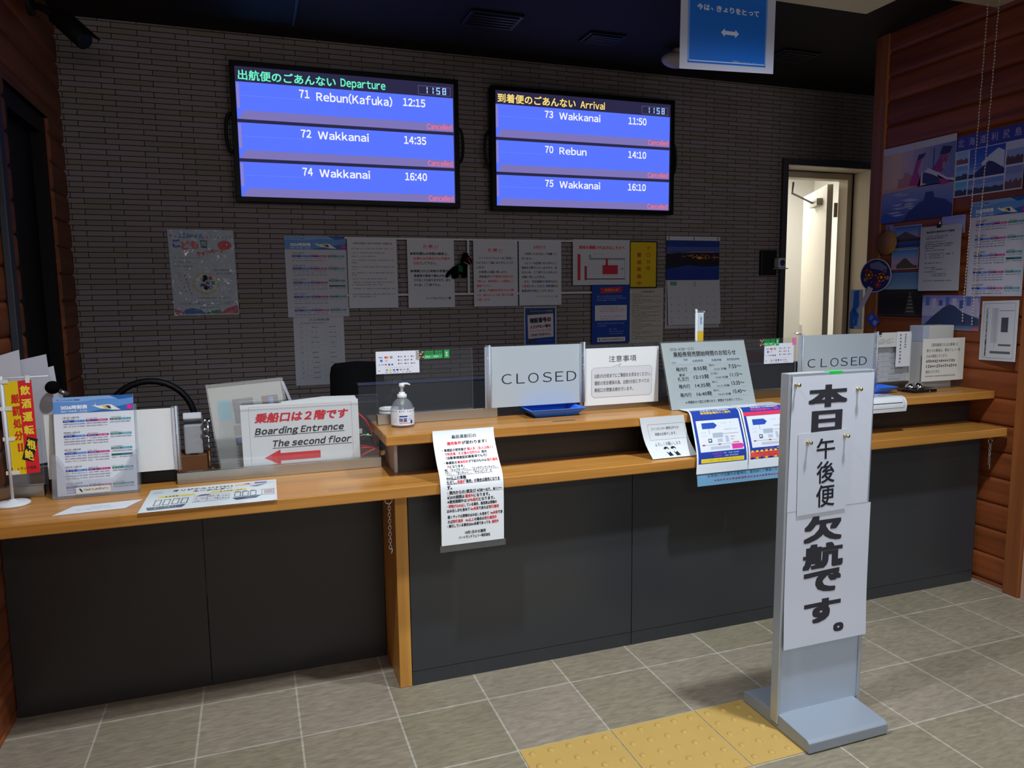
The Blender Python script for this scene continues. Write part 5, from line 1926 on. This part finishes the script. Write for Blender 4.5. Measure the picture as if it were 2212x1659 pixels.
m = MB(); m.ball((-0.392, 0.185, 1.062), (0.022, 0.020, 0.021), mat('#0b0b0c', 0.95, 0, 0.05), 20, 14); m.build('foam_cap', e)
m = MB(); m.tube([(-0.378, 0.187, 1.052), (-0.352, 0.192, 1.034)], 0.0075, mat('#8a8a88', 0.3, 0.8), 14, taper=(1, 1.15)); m.build('collar', e)
m = MB(); m.tube([(-0.352, 0.192, 1.034), (-0.325, 0.197, 1.01), (-0.31, 0.2, 0.95), (-0.31, 0.2, ZL + 0.02)], 0.005, BLACK, 10); m.build('gooseneck', e)
m = MB(); m.lathe([(0.04, 0.0005), (0.04, 0.015), (0.01, 0.022)], (-0.31, 0.25 - 0.05 + 0.05, ZL), BLACK); m.build('mic_base', e)


e = empty('desk_partition', (1.8, 0.45, 0), 'long dark desk partition behind the raised counter and clear screens', 'partition')
m = MB(); m.box(0.607, 2.95, 0.44, 0.47, 0.05, 0.985, mat('#2c2e31', 0.6, 0, 0.25)); m.build('partition_panel', e, 0.002)
m = MB(); m.box(0.605, 2.952, 0.437, 0.473, 0.9855, 0.995, mat('#39405a', 0.4, 0.2, 0.5)); m.build('top_rail', e, 0.001)
for x in (0.75, 1.8, 2.85):
    m = MB(); m.box(x - 0.02, x + 0.02, 0.40, 0.52, 0.0, 0.049, BLACK); m.build('partition_foot', e)


def office_chair(x, y, label, hoop=False, color='#0b0b0d', w=0.24, ztop=1.055):
    e = empty('office_chair', (x, y, 0), label, 'chair')
    F = mat(color, 0.85, 0, 0.15)
    m = MB()
    m.box(x - 0.22, x + 0.22, y - 0.22, y + 0.22, 0.44, 0.51, F)
    m.build('seat', e, 0.03)
    if hoop:
        pts = []
        for k in range(17):
            a = math.pi * k / 16
            pts.append((x + 0.165 * math.cos(a), y - 0.20, 0.84 + (ztop - 0.012 - 0.84) * math.sin(a)))
        pts = [(x + 0.165, y - 0.20, 0.6)] + pts + [(x - 0.165, y - 0.20, 0.6)]
        m = MB(); m.tube(pts, 0.013, BLACK, 12); m.build('backrest_hoop', e)
        m = MB(); m.tube([(x - 0.165, y - 0.20, 0.6), (x + 0.165, y - 0.20, 0.6)], 0.012, BLACK); m.tube([(x, y - 0.20, 0.6), (x, y - 0.18, 0.45)], 0.018, BLACK); m.build('back_support', e)
    else:
        n = 9
        vs, fs = [], []
        out = [(-1, 0.60), (-1.0, 0.80), (-0.98, ztop - 0.06), (-0.93, ztop - 0.025), (-0.8, ztop - 0.008), (0, ztop), (0.8, ztop - 0.008), (0.93, ztop - 0.025), (0.98, ztop - 0.06), (1, 0.80), (1, 0.60)]
        m = MB()
        N = len(out)
        for yy, sc in ((-0.215, 0.97), (-0.20, 1.0), (-0.17, 1.0), (-0.155, 0.97)):
            for u, z in out:
                vs.append((x + u * w / 2 * sc, y + yy - 0.03 * (1 - u * u), 0.8 + (z - 0.8) * sc))
        for r_ in range(3):
            for k in range(N):
                k2 = (k + 1) % N
                fs.append((r_ * N + k, (r_ + 1) * N + k, (r_ + 1) * N + k2, r_ * N + k2))
        fs += [tuple(range(N)), tuple(range(3 * N, 4 * N))[::-1]]
        m.add(vs, fs, F, True)
        m.build('backrest', e)
        m = MB(); m.box(x - 0.03, x + 0.03, y - 0.20, y - 0.12, 0.42, 0.70, BLACK); m.build('back_support', e, 0.01)
    m = MB(); m.tube([(x, y, 0.08), (x, y, 0.44)], 0.025, BLACK); m.build('gas_column', e)
    for k in range(5):
        a = 2 * math.pi * k / 5 + 0.3
        m = MB()
        m.tube([(x, y, 0.10), (x + 0.26 * math.cos(a), y + 0.26 * math.sin(a), 0.065)], 0.018, BLACK)
        m.ball((x + 0.26 * math.cos(a), y + 0.26 * math.sin(a), 0.028), 0.027, BLACK, 12, 8)
        m.build('leg', e)


office_chair(0.652, 0.99, 'black office chair with tall padded back behind the raised counter end')
office_chair(-0.19, 1.0, 'black office chair with a hoop shaped tubular back behind the leaflets', True, ztop=1.018)
office_chair(2.55, 0.80, 'dark maroon office chair seen through the screen left of the right CLOSED sign', False, '#3a1420', 0.28, 1.045)

# ------------------------------------------------------------------ papers on the right log wall


def mix(a, b, t):
    a, b = a.lstrip('#'), b.lstrip('#')
    return '#' + ''.join('%02x' % int(round(int(a[i:i + 2], 16) * (1 - t) + int(b[i:i + 2], 16) * t)) for i in (0, 2, 4))


def bands(s, u0, v0, u1, v1, cols, n=10, horiz=True, layer=1):
    for k in range(n):
        t = k / max(1, n - 1) * (len(cols) - 1)
        i = min(int(t), len(cols) - 2)
        c = mix(cols[i], cols[i + 1], t - i)
        if horiz:
            s.rect(u0, v0 + (v1 - v0) * k / n, u1, v0 + (v1 - v0) * (k + 1) / n, c, layer)
        else:
            s.rect(u0 + (u1 - u0) * k / n, v0, u0 + (u1 - u0) * (k + 1) / n, v1, c, layer)


def ridge(s, u0, u1, vb, h, c, seed, layer=3, peak=None):
    rnd = random.Random(seed)
    pts = [(u0, vb)]
    n = 9
    for k in range(n + 1):
        t = k / n
        hh = h * (0.45 + 0.3 * rnd.random())
        if peak is not None:
            hh = h * max(0.25, 1 - abs(t - peak) * 1.7) * (0.92 + 0.1 * rnd.random())
        pts.append((u0 + (u1 - u0) * t, vb - hh))
    pts.append((u1, vb))
    s.poly(pts, c, layer)


XP = XR - 0.0035
s = Sheet(wall_right_fn(0.529, 0.109, 2.057, 1.682, XP - 0.004), 0.0012, '#c6c6d2', rough=0.3)
s.t = 0.0012
bands(s, 0, 9, 45, 58, ['#c9a68c', '#d8b498', '#b4a2b8'], 8, False)
bands(s, 45, 9, 100, 58, ['#a89ab4', '#8088b4', '#6a76ac'], 8, False)
bands(s, 0, 55, 100, 100, ['#8a90b8', '#6478b8', '#3c54a4'], 10)
s.poly([(0, 55), (30, 54), (60, 57), (0, 60)], '#d09a7c', 2)
for k in range(14):
    rnd = random.Random(k)
    u = rnd.uniform(2, 60)
    v = rnd.uniform(60, 92)
    s.poly([(u, v), (u + 14, v - 1.2), (u + 22, v + 0.8), (u + 8, v + 1.6)], '#aeb4d0', 2)
s.poly([(24, 56), (25, 44), (32, 43), (33, 36), (38, 38), (44, 42), (48, 56)], '#b87a6a', 3)
s.poly([(40, 54), (46, 38), (50, 22), (56, 23), (52, 38), (58, 57)], '#a82c70', 4)
s.poly([(50, 24), (52, 17), (62, 16), (58, 22)], '#26243a', 5)
s.poly([(52, 57), (56, 44), (66, 38), (76, 42), (84, 57)], '#2c2c58', 4)
s.poly([(60, 40), (66, 36), (80, 44), (92, 52), (100, 53), (100, 57), (84, 52), (70, 44)], '#d2cdda', 6)
s.poly([(70, 40), (80, 26), (86, 17), (94, 20), (84, 44)], '#8a2660', 4)
s.poly([(80, 22), (84, 12), (96, 15), (92, 22)], '#232236', 5)
s.poly([(78, 46), (90, 54), (98, 58), (84, 60)], '#a8286c', 6)
s.poly([(56, 57), (57, 40), (59, 40), (59, 54), (66, 56)], '#d8c0a0', 7)
s.rect(72, 12, 73, 40, '#33344e', 5)
s.poly([(34, 100), (42, 88), (56, 78), (62, 76), (64, 66), (74, 66), (76, 74), (90, 78), (100, 86), (100, 100)], '#27356f', 4)
s.poly([(0, 94), (8, 88), (20, 92), (30, 100), (0, 100)], '#3a58b0', 4)
s.text('いざ、', 84, 22, 10, 7, '#b0b0cc', 0.0, 0, 7)
s.text('島へ', 84, 31, 10, 9, '#b0b0cc', 0.0, 0, 7)
s.dash(64, 90, 14, 1.6, '#aab4d8', 3)
s.disc(47, 5, 1.6, 1.8, '#cfd020', 3)
s.build('ferry_poster', None, 'ferry at sunset poster at the top left of the right log wall', 'poster')

s = Sheet(wall_right_fn(0.111, -0.215, 2.036, 1.763, XP), 0.0012, '#3a3f9c', rough=0.3)
for i, ch in enumerate('北海道利尻島'):
    s.text(ch, 3 + i * 16.5, 5, 9, 13, '#b8b8d8', 0.0)
s.rect(0, 24, 100, 100, '#ccd2e6', 0.3)
bands(s, 2, 25, 20, 46, ['#8ab0e0', '#a8c0e0'], 3)
ridge(s, 2, 20, 46, 14, '#7a4f44', 3)
bands(s, 2, 49, 20, 72, ['#6aa0e0', '#a8cce8'], 3)
ridge(s, 2, 20, 72, 14, '#33424a', 4)
bands(s, 2, 75, 20, 98, ['#58b0dc', '#8ac0dc'], 3)
ridge(s, 2, 20, 98, 14, '#2b3840', 5)
bands(s, 22, 25, 74, 72, ['#2c4cb8', '#3a66cc', '#9ab4e4'], 8)
s.poly([(40, 50), (50, 40), (64, 30), (73, 36), (73, 60), (44, 60)], '#c2cee8', 2)
ridge(s, 22, 74, 72, 26, '#2c2f58', 6, 3, 0.6)
bands(s, 22, 75, 74, 98, ['#6a8cd0', '#a0b4dc'], 3)
ridge(s, 22, 74, 98, 16, '#3c3c40', 7)
bands(s, 76, 25, 99, 60, ['#c0c8e8', '#5a7ac8'], 3)
ridge(s, 76, 99, 60, 20, '#5a3c3a', 8)
bands(s, 76, 63, 99, 98, ['#7a8cc8', '#a4a8d0'], 3)
ridge(s, 76, 99, 98, 22, '#6a4a40', 9)
s.build('panorama_poster', None, 'purple topped poster of island landscape photos right of the ferry poster', 'poster')

s = timetable(Sheet(wall_right_fn(0.016, -0.246, 1.732, 1.308, XP), 0.0015, '#c9c9d6'), False)
s.build('timetable_poster', None, 'sailing timetable poster with blue header on the right log wall behind the bead chains', 'poster')

e = empty('clipped_notice', (XP - 0.02, 0.16, 1.33), 'white information sheet held by a black clip on the right log wall', 'notice')
s = Sheet(flat((3.322, 0.268, 1.642), (3.322, 0.047, 1.642), (3.318, 0.262, 1.335)), 0.001, '#b6b7bf')
s.text('島民割引適用条件の確認', 16, 7.5, 68, 3.2, '#3c3e48', 0.02)
for i, (v, u, w) in enumerate(((15, 15, 52), (18, 15, 46), (23.5, 15, 50), (27, 13, 70), (30, 13, 66), (33, 13, 24), (36.5, 13, 50), (42, 24, 32), (45, 24, 28), (48, 24, 30), (56, 14, 44), (63, 14, 30), (66, 32, 34), (69.5, 14, 30), (73, 32, 36), (76, 32, 36), (83.5, 13, 70))):
    s.dash(u, v, w, 2.0, '#4c4e58', i)
s.text('[', 15, 41, 2, 9, '#3c3e48')
s.text(']', 58, 41, 2, 9, '#3c3e48')
s.dash(65, 42.5, 20, 3, '#3c3e48', 31)
s.build('notice_face', e)
m = MB(); m.box(3.312, 3.326, 0.155, 0.172, 1.632, 1.648, BLACK); m.tube([(3.32, 0.1635, 1.648), (3.322, 0.1635, 1.662), (XP, 0.1635, 1.664)], 0.0025, CHROME, 8); m.build('binder_clip', e, 0.001)
s = Sheet(wall_right_fn(0.165, 0.042, 1.682, 1.60, XP), 0.0008, '#a8acd8', rough=0.2)
bands(s, 4, 4, 96, 96, ['#8a9ae0', '#b8bce8', '#8a8cd0'], 6)
ridge(s, 4, 96, 90, 50, '#7a88c8', 4, 3, 0.5)
s.build('photo_card', None, 'small lavender photo card behind the clip of the white information sheet', 'card')

s = Sheet(wall_right_fn(0.442, 0.276, 1.660, 1.548, XP), 0.0008, '#b6bcd0', rough=0.25)
bands(s, 2, 3, 98, 60, ['#3f6fc4', '#8a94c8', '#c0a0b8'], 6)
ridge(s, 2, 98, 64, 40, '#55505a', 5, 3, 0.45)
s.rect(2, 60, 98, 70, '#3f3a34', 4)
bands(s, 2, 70, 98, 97, ['#3a5a9c', '#2c4080'], 3)
s.build('postcard', None, 'landscape postcard of a lake and mountain on the log wall, upper of two', 'card')
s = Sheet(wall_right_fn(0.447, 0.286, 1.545, 1.444, XP), 0.0008, '#c4c4d4', rough=0.25)
bands(s, 3, 4, 97, 96, ['#4f8fd0', '#8aa4d4', '#c8a4c0', '#b898c0'], 8)
ridge(s, 20, 97, 96, 55, '#5a5248', 6, 3, 0.4)
s.build('postcard', None, 'landscape postcard with pink sky on the log wall, lower of two', 'card')
s = Sheet(wall_right_fn(0.52, 0.244, 1.433, 1.210, XP), 0.0012, '#3a3a44', rough=0.25)
bands(s, 1.5, 2, 98.5, 40, ['#5a86b4', '#7f9fbe'], 5)
bands(s, 1.5, 40, 98.5, 97, ['#2c2a2c', '#1f1d20', '#252328'], 6)
s.poly([(70, 42), (72, 42), (86, 97), (60, 97)], '#3a3836', 2)
for k in range(6):
    s.poly([(70.6 - k * 1.1, 48 + k * 8), (72.6 + k * 1.4, 48 + k * 8), (73.2 + k * 1.6, 51 + k * 8), (70.2 - k * 1.2, 51 + k * 8)], '#7a766e', 3)
s.rect(95, 10, 98.5, 48, '#2c3850', 2)
s.build('road_photo', None, 'large dark photo of a straight road on the log wall beside the fan', 'photo')
s = Sheet(wall_right_fn(0.60, 0.535, 1.668, 1.520, XP - 0.0005), 0.0008, '#c8c8d2', rough=0.3)
s.disc(50, 8, 6, 3, '#2c2c34')
bands(s, 4, 17, 96, 98, ['#3f66b8', '#b0b8d8', '#3a4e90'], 6)
ridge(s, 4, 96, 70, 22, '#2f4f8c', 3, 3, 0.5)
s.disc(50, 80, 30, 10, '#6a3a48', 4)
s.build('photo_tag', None, 'narrow photo tag by the board edge below the ferry poster', 'tag')
s = Sheet(wall_right_fn(0.492, 0.445, 1.672, 1.612, XP - 0.0005), 0.0006, '#8a8cb8', rough=0.3)
ridge(s, 5, 95, 95, 60, '#3a5a8c', 3, 2, 0.5)
s.build('photo_card', None, 'tiny photo card above the round wooden plaque', 'card')
e = empty('wooden_plaque', (3.326, 0.475, 1.54), 'round tan wooden plaque hanging among the postcards', 'plaque')
m = MB(); m.lathe([(0.058, 0), (0.060, 0.003), (0.060, 0.006), (0.058, 0.009)], (3.329, 0.472, 1.582), wood_mat('plaque_wood', '#8a6236', '#a87c48', 'Z', 1.0, 0.5), 30, (-1, 0, 0)); m.build('plaque_disc', e)
m = MB(); m.tube([(3.328, 0.472, 1.638), (3.330, 0.47, 1.665), (3.330, 0.475, 1.638)], 0.0012, mat('#3a3030'), 6); m.build('cord', e)

e = empty('hand_fan', (3.325, 0.55, 1.25), 'round navy paper fan with orange flower print and white handle', 'fan')
f = flat((3.327, 0.640, 1.505), (3.327, 0.435, 1.505), (3.327, 0.640, 1.330))
circ = [(50 + 50 * math.cos(2 * math.pi * k / 32), 50 + 50 * math.sin(2 * math.pi * k / 32)) for k in range(32)]
s = Sheet(f, 0.002, '#c8c8d4', outline=circ)
s.poly([(50 + 47.5 * math.cos(2 * math.pi * k / 32), 50 + 47.5 * math.sin(2 * math.pi * k / 32)) for k in range(32)], '#2c2a66', 1)
s.poly([(30, 14), (60, 8), (86, 26), (84, 44), (64, 34), (34, 28)], '#6a7a9c', 2)
for (u, v, r_, c) in ((30, 48, 13, '#d8762c'), (70, 56, 14, '#d8702c'), (22, 34, 7, '#a83c30'), (52, 50, 8, '#7a2c50'), (60, 78, 9, '#c83c50'), (18, 62, 6, '#8aa050'), (90, 58, 6, '#d898a0'), (46, 22, 5, '#c8788c'), (40, 70, 7, '#6a2c5c'), (78, 36, 4, '#a83c30')):
    for k in range(6):
        a = k * math.pi / 3
        s.disc(u + r_ * 0.5 * math.cos(a), v + r_ * 0.5 * math.sin(a), r_ * 0.5, r_ * 0.5, c, 3, 10)
    s.disc(u, v, r_ * 0.4, r_ * 0.4, mix(c, '#f0d060', 0.4), 4, 10)
s.build('fan_face', e)
m = MB()
m.prism([(3.3258, 0.580, 1.362), (3.3258, 0.548, 1.350), (3.3258, 0.632, 1.215), (3.3258, 0.648, 1.222)], (-0.003, 0, 0), mat('#c4c4d0', 0.4))
m.build('handle', e)
s = Sheet(flat((3.3260, 0.702, 1.345), (3.3260, 0.615, 1.345), (3.3265, 0.70, 1.132)), 0.001, '#a8c0dc')
s.poly([(0, 60), (0, 100), (40, 100), (30, 80), (50, 60), (30, 40)], '#2f66b8', 2)
s.poly([(30, 4), (70, 2), (72, 40), (50, 52), (72, 62), (60, 92), (34, 92), (40, 60), (24, 40)], '#2c6cc4', 2)
s.rect(76, 3, 98, 97, '#b8bcc8', 2)
s.dash(80, 10, 12, 6, '#4a5a80', 2, 10)
s.build('souvenir_towel', None, 'blue and white printed towel hanging under the fan by the doorway', 'towel')
e = empty('diamond_tag', (3.326, 0.545, 1.19), 'small blue diamond shaped tag under the fan', 'tag')
f = flat((3.329, 0.592, 1.228), (3.329, 0.492, 1.228), (3.329, 0.592, 1.138))
s = Sheet(f, 0.002, '#3a4ab0', outline=[(42, 0), (100, 52), (62, 100), (0, 46)])
s.poly([(40, 16), (56, 30), (40, 52), (22, 40)], '#6a7ad0', 1)
s.poly([(56, 48), (84, 56), (66, 84), (50, 68)], '#8a9ad8', 1)
s.build('tag_face', e)
m = MB(); m.tube([(3.328, 0.55, 1.227), (3.331, 0.552, 1.25)], 0.001, BLACK, 6); m.build('cord', e)
s = Sheet(wall_right_fn(0.247, -0.057, 1.313, 1.150, XP), 0.001, '#8c92c4', rough=0.25)
bands(s, 0, 0, 100, 60, ['#7a80c0', '#a8a8d0', '#b4b0cc'], 6)
for k in range(8):
    s.rect(6 + k * 12, 4 + (k % 3) * 5, 13 + k * 12, 30 + (k % 2) * 8, ('#5a6ab0', '#c0b0cc', '#4a5a9c')[k % 3], 2)
s.poly([(0, 96), (20, 62), (38, 36), (50, 26), (58, 30), (72, 48), (100, 66), (100, 100), (0, 100)], '#3a4668', 4)
bands(s, 0, 86, 100, 100, ['#5a668c', '#7a80a4'], 3, True, 5)
s.disc(94, 96, 5, 4, '#d05a68', 7)
s.build('mountain_poster', None, 'lavender poster of a dark mountain low on the right log wall', 'poster')
s = Sheet(flat((XR - 0.006, -0.072, 1.286), (XR - 0.0365, -0.262, 1.292), (XR - 0.006, -0.072, 1.022)), 0.002, '#cfd2d8', rough=0.2)
s.frame(7, 4, 93, 96, 0.8, '#8a8e98', 1, 0.6)
for i, ch in enumerate('車両を積載される方はこちらへ'):
    s.text(ch, 13, 88 - i * 5.8, 7, 4.6, '#3c4048', 0.02, 0, 2, -90)
s.rect(30, 12, 48, 70, '#b8bcc4', 1)
s.rect(40, 12, 40.6, 80, '#7a7e88', 2)
s.rect(57, 28, 76, 52, '#4a4e58', 2)
s.rect(50, 16, 90, 17, '#8a8e98', 2)
s.rect(52, 72, 86, 75, '#5a5e68', 2)
s.rect(30, 84, 86, 88, '#5a5e68', 2)
s.build('framed_notice', None, 'white vehicle loading notice pinned at the near end of the right log wall', 'notice')

# roller blind over the right end of the counter, with two bead chains
e = empty('roller_blind', (3.17, -0.20, 2.50), 'cream roller blind casing at the top right with two hanging bead chains', 'blind')
m = MB(); m.box(2.75, 3.20, -0.26, -0.15, 2.497, 2.57, mat('#a89c84', 0.5)); m.build('blind_casing', e, 0.006)
m = MB(); m.box(3.02, 3.10, -0.23, -0.18, 2.57, CEIL, mat('#5a5448', 0.5)); m.build('ceiling_bracket', e)
BEAD = mat('#b4a8a4', 0.35, 0, 0.5)
for x, y0, y1, z0, z1 in ((3.100, -0.192, -0.165, 2.497, 1.205), (3.105, -0.236, -0.206, 2.497, 1.192)):
    m = MB()
    n = 100
    for k in range(n):
        t = k / (n - 1)
        m.ball((x, y0 + (y1 - y0) * t + 0.0012 * math.sin(k), z0 + (z1 - z0) * t), 0.0032, BEAD, 6, 4)
    m.tube([(x, y0, z0), (x, y1, z1)], 0.0009, BEAD, 5)
    m.build('bead_chain', e)

# hanging sign box with the blue poster
e = empty('hanging_sign_box', (1.9, -0.33, 2.38), 'cream sign box hanging from the ceiling above the counter', 'sign')
m = MB(); m.box(0.9, 2.478, -0.46, -0.19, 2.38, 2.56, mat('#b7b19c', 0.5)); m.build('box_body', e, 0.004)
for x in (1.1, 2.25):
    m = MB(); m.tube([(x, -0.325, 2.56), (x, -0.325, CEIL)], 0.012, mat('#77746c', 0.4, 0.6)); m.build('hanger_rod', e)
s = Sheet(flat((1.600, -0.300, 2.3795), (1.975, -0.300, 2.3795), (1.597, -0.300, 2.077)), 0.0012, '#b4b6cc', rough=0.3, outline=[(0, 0), (100, 0), (100, 95.5), (0, 100)])
def pq(u, v):
    return (u, v - 4.3 * u / 100 * v / 100)
def PQ(l):
    return [pq(*q) for q in l]
s.poly(PQ([(7, 3), (91.5, 3), (91, 93), (8, 93)]), '#1f66c8', 1)
s.poly(PQ([(9.5, 91), (90, 91), (90, 90), (9.5, 90)]), '#c4cce4', 2)
s.poly(PQ([(7, 3), (9, 3), (9.6, 91), (8, 91)]), '#6a90d4', 2)
s.poly(PQ([(89.5, 3), (91.5, 3), (91, 91), (89.8, 91)]), '#6a90d4', 2)
for ch, u, w, h in (('今', 16.5, 6.2, 6.4), ('は', 23.6, 6, 6.2), ('、', 30.8, 2.4, 2.4), ('き', 36.6, 5.4, 6.6), ('ょ', 44, 4.6, 4.8), ('り', 50.6, 4.6, 6.2), ('を', 56.8, 5.6, 6.4), ('と', 63.6, 5, 5.8), ('っ', 70.6, 5, 4), ('て', 76.4, 5.6, 5.8)):
    s.text(ch, u, 29.6 + (6.6 - h) * 0.7, w, h, '#c8cce8', 0.03)
s.poly([(42, 57), (46, 52.5), (46, 55), (57, 55), (57, 52.5), (61, 57), (57, 61.5), (57, 59), (46, 59), (46, 61.5)], '#c8cce8', 2)
s.text('北海道ソーシャルディスタンシング', 55, 85.5, 33, 2.4, '#a8bce0', 0.0)
s.build('hanging_poster', None, 'blue keep your distance poster hanging at the top with a white double arrow', 'poster')

# little chains under the low worktop


def chain(x, y, z1, z0, label, n=14):
    e = empty('hanging_chain', (x, y, z0), label, 'chain')
    d = (z1 - z0 - 0.03) / n
    m = MB()
    m.tube([(x, y + 0.003, z1 + 0.02), (x, y + 0.003, z1)] + [(x + 0.012 * math.sin(a), y, z1 - 0.012 + 0.012 * math.cos(a)) for a in [i * math.pi / 6 for i in range(1, 12)]], 0.002, CHROME, 8)
    m.build('hook', e)
    for k in range(n):
        zc = z1 - 0.028 - k * d
        m = MB()
        pts = []
        for i in range(14):
            a = 2 * math.pi * i / 14
            w, h = 0.0045 * math.cos(a), d * 0.64 * math.sin(a)
            pts.append((x + 0.0015 + (w if k % 2 else 0), y + (0 if k % 2 else w), zc + h))
        m.tube(pts, 0.0014, CHROME, 6, True)
        m.build('link', e)
    m = MB()
    m.tube([(x + 0.002, y, z0 + 0.012), (x + 0.008, y, z0 + 0.004), (x + 0.004, y, z0 - 0.010)], 0.0024, CHROME, 8)
    m.build('end_clip', e)


chain(0.617, -0.135, 0.681, 0.495, 'small metal chain hanging left of the oak support board')
chain(3.296, -0.180, 0.681, 0.55, 'small metal chain hanging at the right end of the low worktop', 9)

# ------------------------------------------------------------------ floor things
YEL = mat('#bc9a56', 0.55, 0, 0.3, 0, None, 0.06, 8)
for i, lab in enumerate(('leftmost yellow tactile paving tile with round bumps', 'middle yellow tactile paving tile with round bumps', 'right yellow tactile paving tile partly under the tall sign base')):
    x0 = 0.9 + 0.3 * i + 0.002
    m = MB()
    m.box(x0, x0 + 0.296, -0.898, -0.602, 0.0003, 0.002, YEL)
    for a in range(5):
        for b in range(5):
            m.lathe([(0.0115, 0), (0.0095, 0.003), (0.006, 0.0045), (0.0002, 0.005)], (x0 + 0.030 + a * 0.059, -0.868 + b * 0.059, 0.0019), YEL, 16, None, False)
    tag(m.build('tactile_tile'), lab, 'tile', 'yellow tactile tiles by the tall sign')

e = empty('floor_sign', (1.83, -0.765, 0), 'tall silver floor sign stand announcing afternoon cancellations', 'sign')
ALB = mat('#9aa3b0', 0.35, 0.25, 0.5)
m = MB()
sec = [(-0.915, 0.004), (-0.915, 0.034), (-0.905, 0.042), (-0.76, 0.052), (-0.62, 0.042), (-0.61, 0.034), (-0.61, 0.004)]
m.prism([(1.683, y, z) for y, z in sec], (0.295, 0, 0), ALB)
m.build('base', e, 0.002)
m = MB()
m.box(1.69, 1.972, -0.908, -0.617, 0.0002, 0.004, BLACK)
m.build('rubber_feet', e)
m = MB()
m.box(1.684, 1.992, -0.776, -0.754, 0.046, 1.096, mat('#b2bccb', 0.35, 0.1, 0.5))
m.build('panel', e)
RAIL = mat('#b9c0c9', 0.3, 0.5, 0.5)
for x in (1.678, 1.987):
    m = MB(); m.box(x, x + 0.012, -0.782, -0.748, 0.02, 1.103, RAIL); m.build('side_rail', e, 0.002)
m = MB(); m.box(1.6905, 1.9865, -0.782, -0.748, 1.092, 1.103, RAIL); m.build('top_rail', e, 0.002)

WP = '#d0d3e0'
s = Sheet(flat((1.690, -0.7835, 1.094), (1.993, -0.7835, 1.094), (1.686, -0.7835, 0.689)), 0.0009, WP)
s.text('本', 19.5, 7.0, 48.0, 16.6, '#33313a', 0.045)
s.text('日', 24.5, 26, 37.5, 16.6, '#33313a', 0.045)
s.rect(0, 99.4, 100, 99.8, '#b4b7c4', 2)
s.build('sign_paper', None, 'upper white paper on the floor sign, reading 本日 in bold black', 'paper')
s = Sheet(bent(1.687, 2.003, [(-0.7836, 0.6885), (-0.7838, 0.55), (-0.7842, 0.40), (-0.7900, 0.262)], -0.001), 0.0009, WP, 1, 16)
for ch, (x0, x1, z1, z0) in {'欠': (1.749, 1.895, .667, .585), '航': (1.750, 1.903, .580, .500), 'で': (1.756, 1.899, .495, .423), 'す': (1.761, 1.901, .403, .328)}.items():
    s.text(ch, (x0 - 1.687) / .00316, (0.6885 - z1) / .004265, (x1 - x0) / .00316, (z1 - z0) / .004265, '#33313a', 0.045)
s.text('。', 59, 87, 12.6, 6.6, '#33313a', 0.04)
s.build('sign_paper', None, 'lower white paper on the floor sign, reading 欠航です。 in bold black', 'paper')
s = Sheet(flat((1.716, -0.7858, 0.924), (1.898, -0.7858, 0.928), (1.720, -0.7865, 0.676)), 0.0008, '#ccd0dc')
for ch, (x0, x1, z1, z0) in {'午': (1.784, 1.852, .905, .841), '後': (1.786, 1.853, .834, .766), '便': (1.786, 1.855, .761, .692)}.items():
    s.text(ch, (x0 - 1.717) / .00182, (0.926 - z1) / .0025, (x1 - x0) / .00182, (z1 - z0) / .0025, '#22242e', 0.012)
s.build('sign_paper', None, 'small white paper pinned mid sign, reading 午後便', 'paper')
PIN = mat('#c9b88a', 0.2, 1.0, 0.5)
for (x, z, y), lab in (((1.702, 1.071, -0.7846), 'gold push pin at the top left of the 本日 paper'), ((1.930, 1.047, -0.7846), 'gold push pin at the top right of the 本日 paper'), ((1.750, 0.898, -0.7868), 'gold push pin at the upper left of the 午後便 paper'), ((1.887, 0.908, -0.7868), 'gold push pin at the upper right of the 午後便 paper')):
    m = MB()
    m.lathe([(0.0055, 0), (0.0055, 0.002), (0.0032, 0.004), (0.0030, 0.011), (0.0058, 0.013), (0.0058, 0.016), (0.004, 0.0175), (0.0002, 0.018)], (x, y, z), PIN, 16, (0, -1, 0))
    tag(m.build('push_pin'), lab, 'pin', 'gold push pins on the floor sign')
m = MB()
m.box(1.826, 1.872, -0.7832, -0.7822, 1.089, 1.1042, mat('#3fb25a', 0.5))
m.box(1.826, 1.872, -0.7822, -0.756, 1.1032, 1.1042, mat('#3fb25a', 0.5))
tag(m.build('green_tape'), 'piece of green tape on the top edge of the floor sign', 'tape')

bpy.data.objects.remove(_to, do_unlink=True)
bpy.data.curves.remove(_tc)
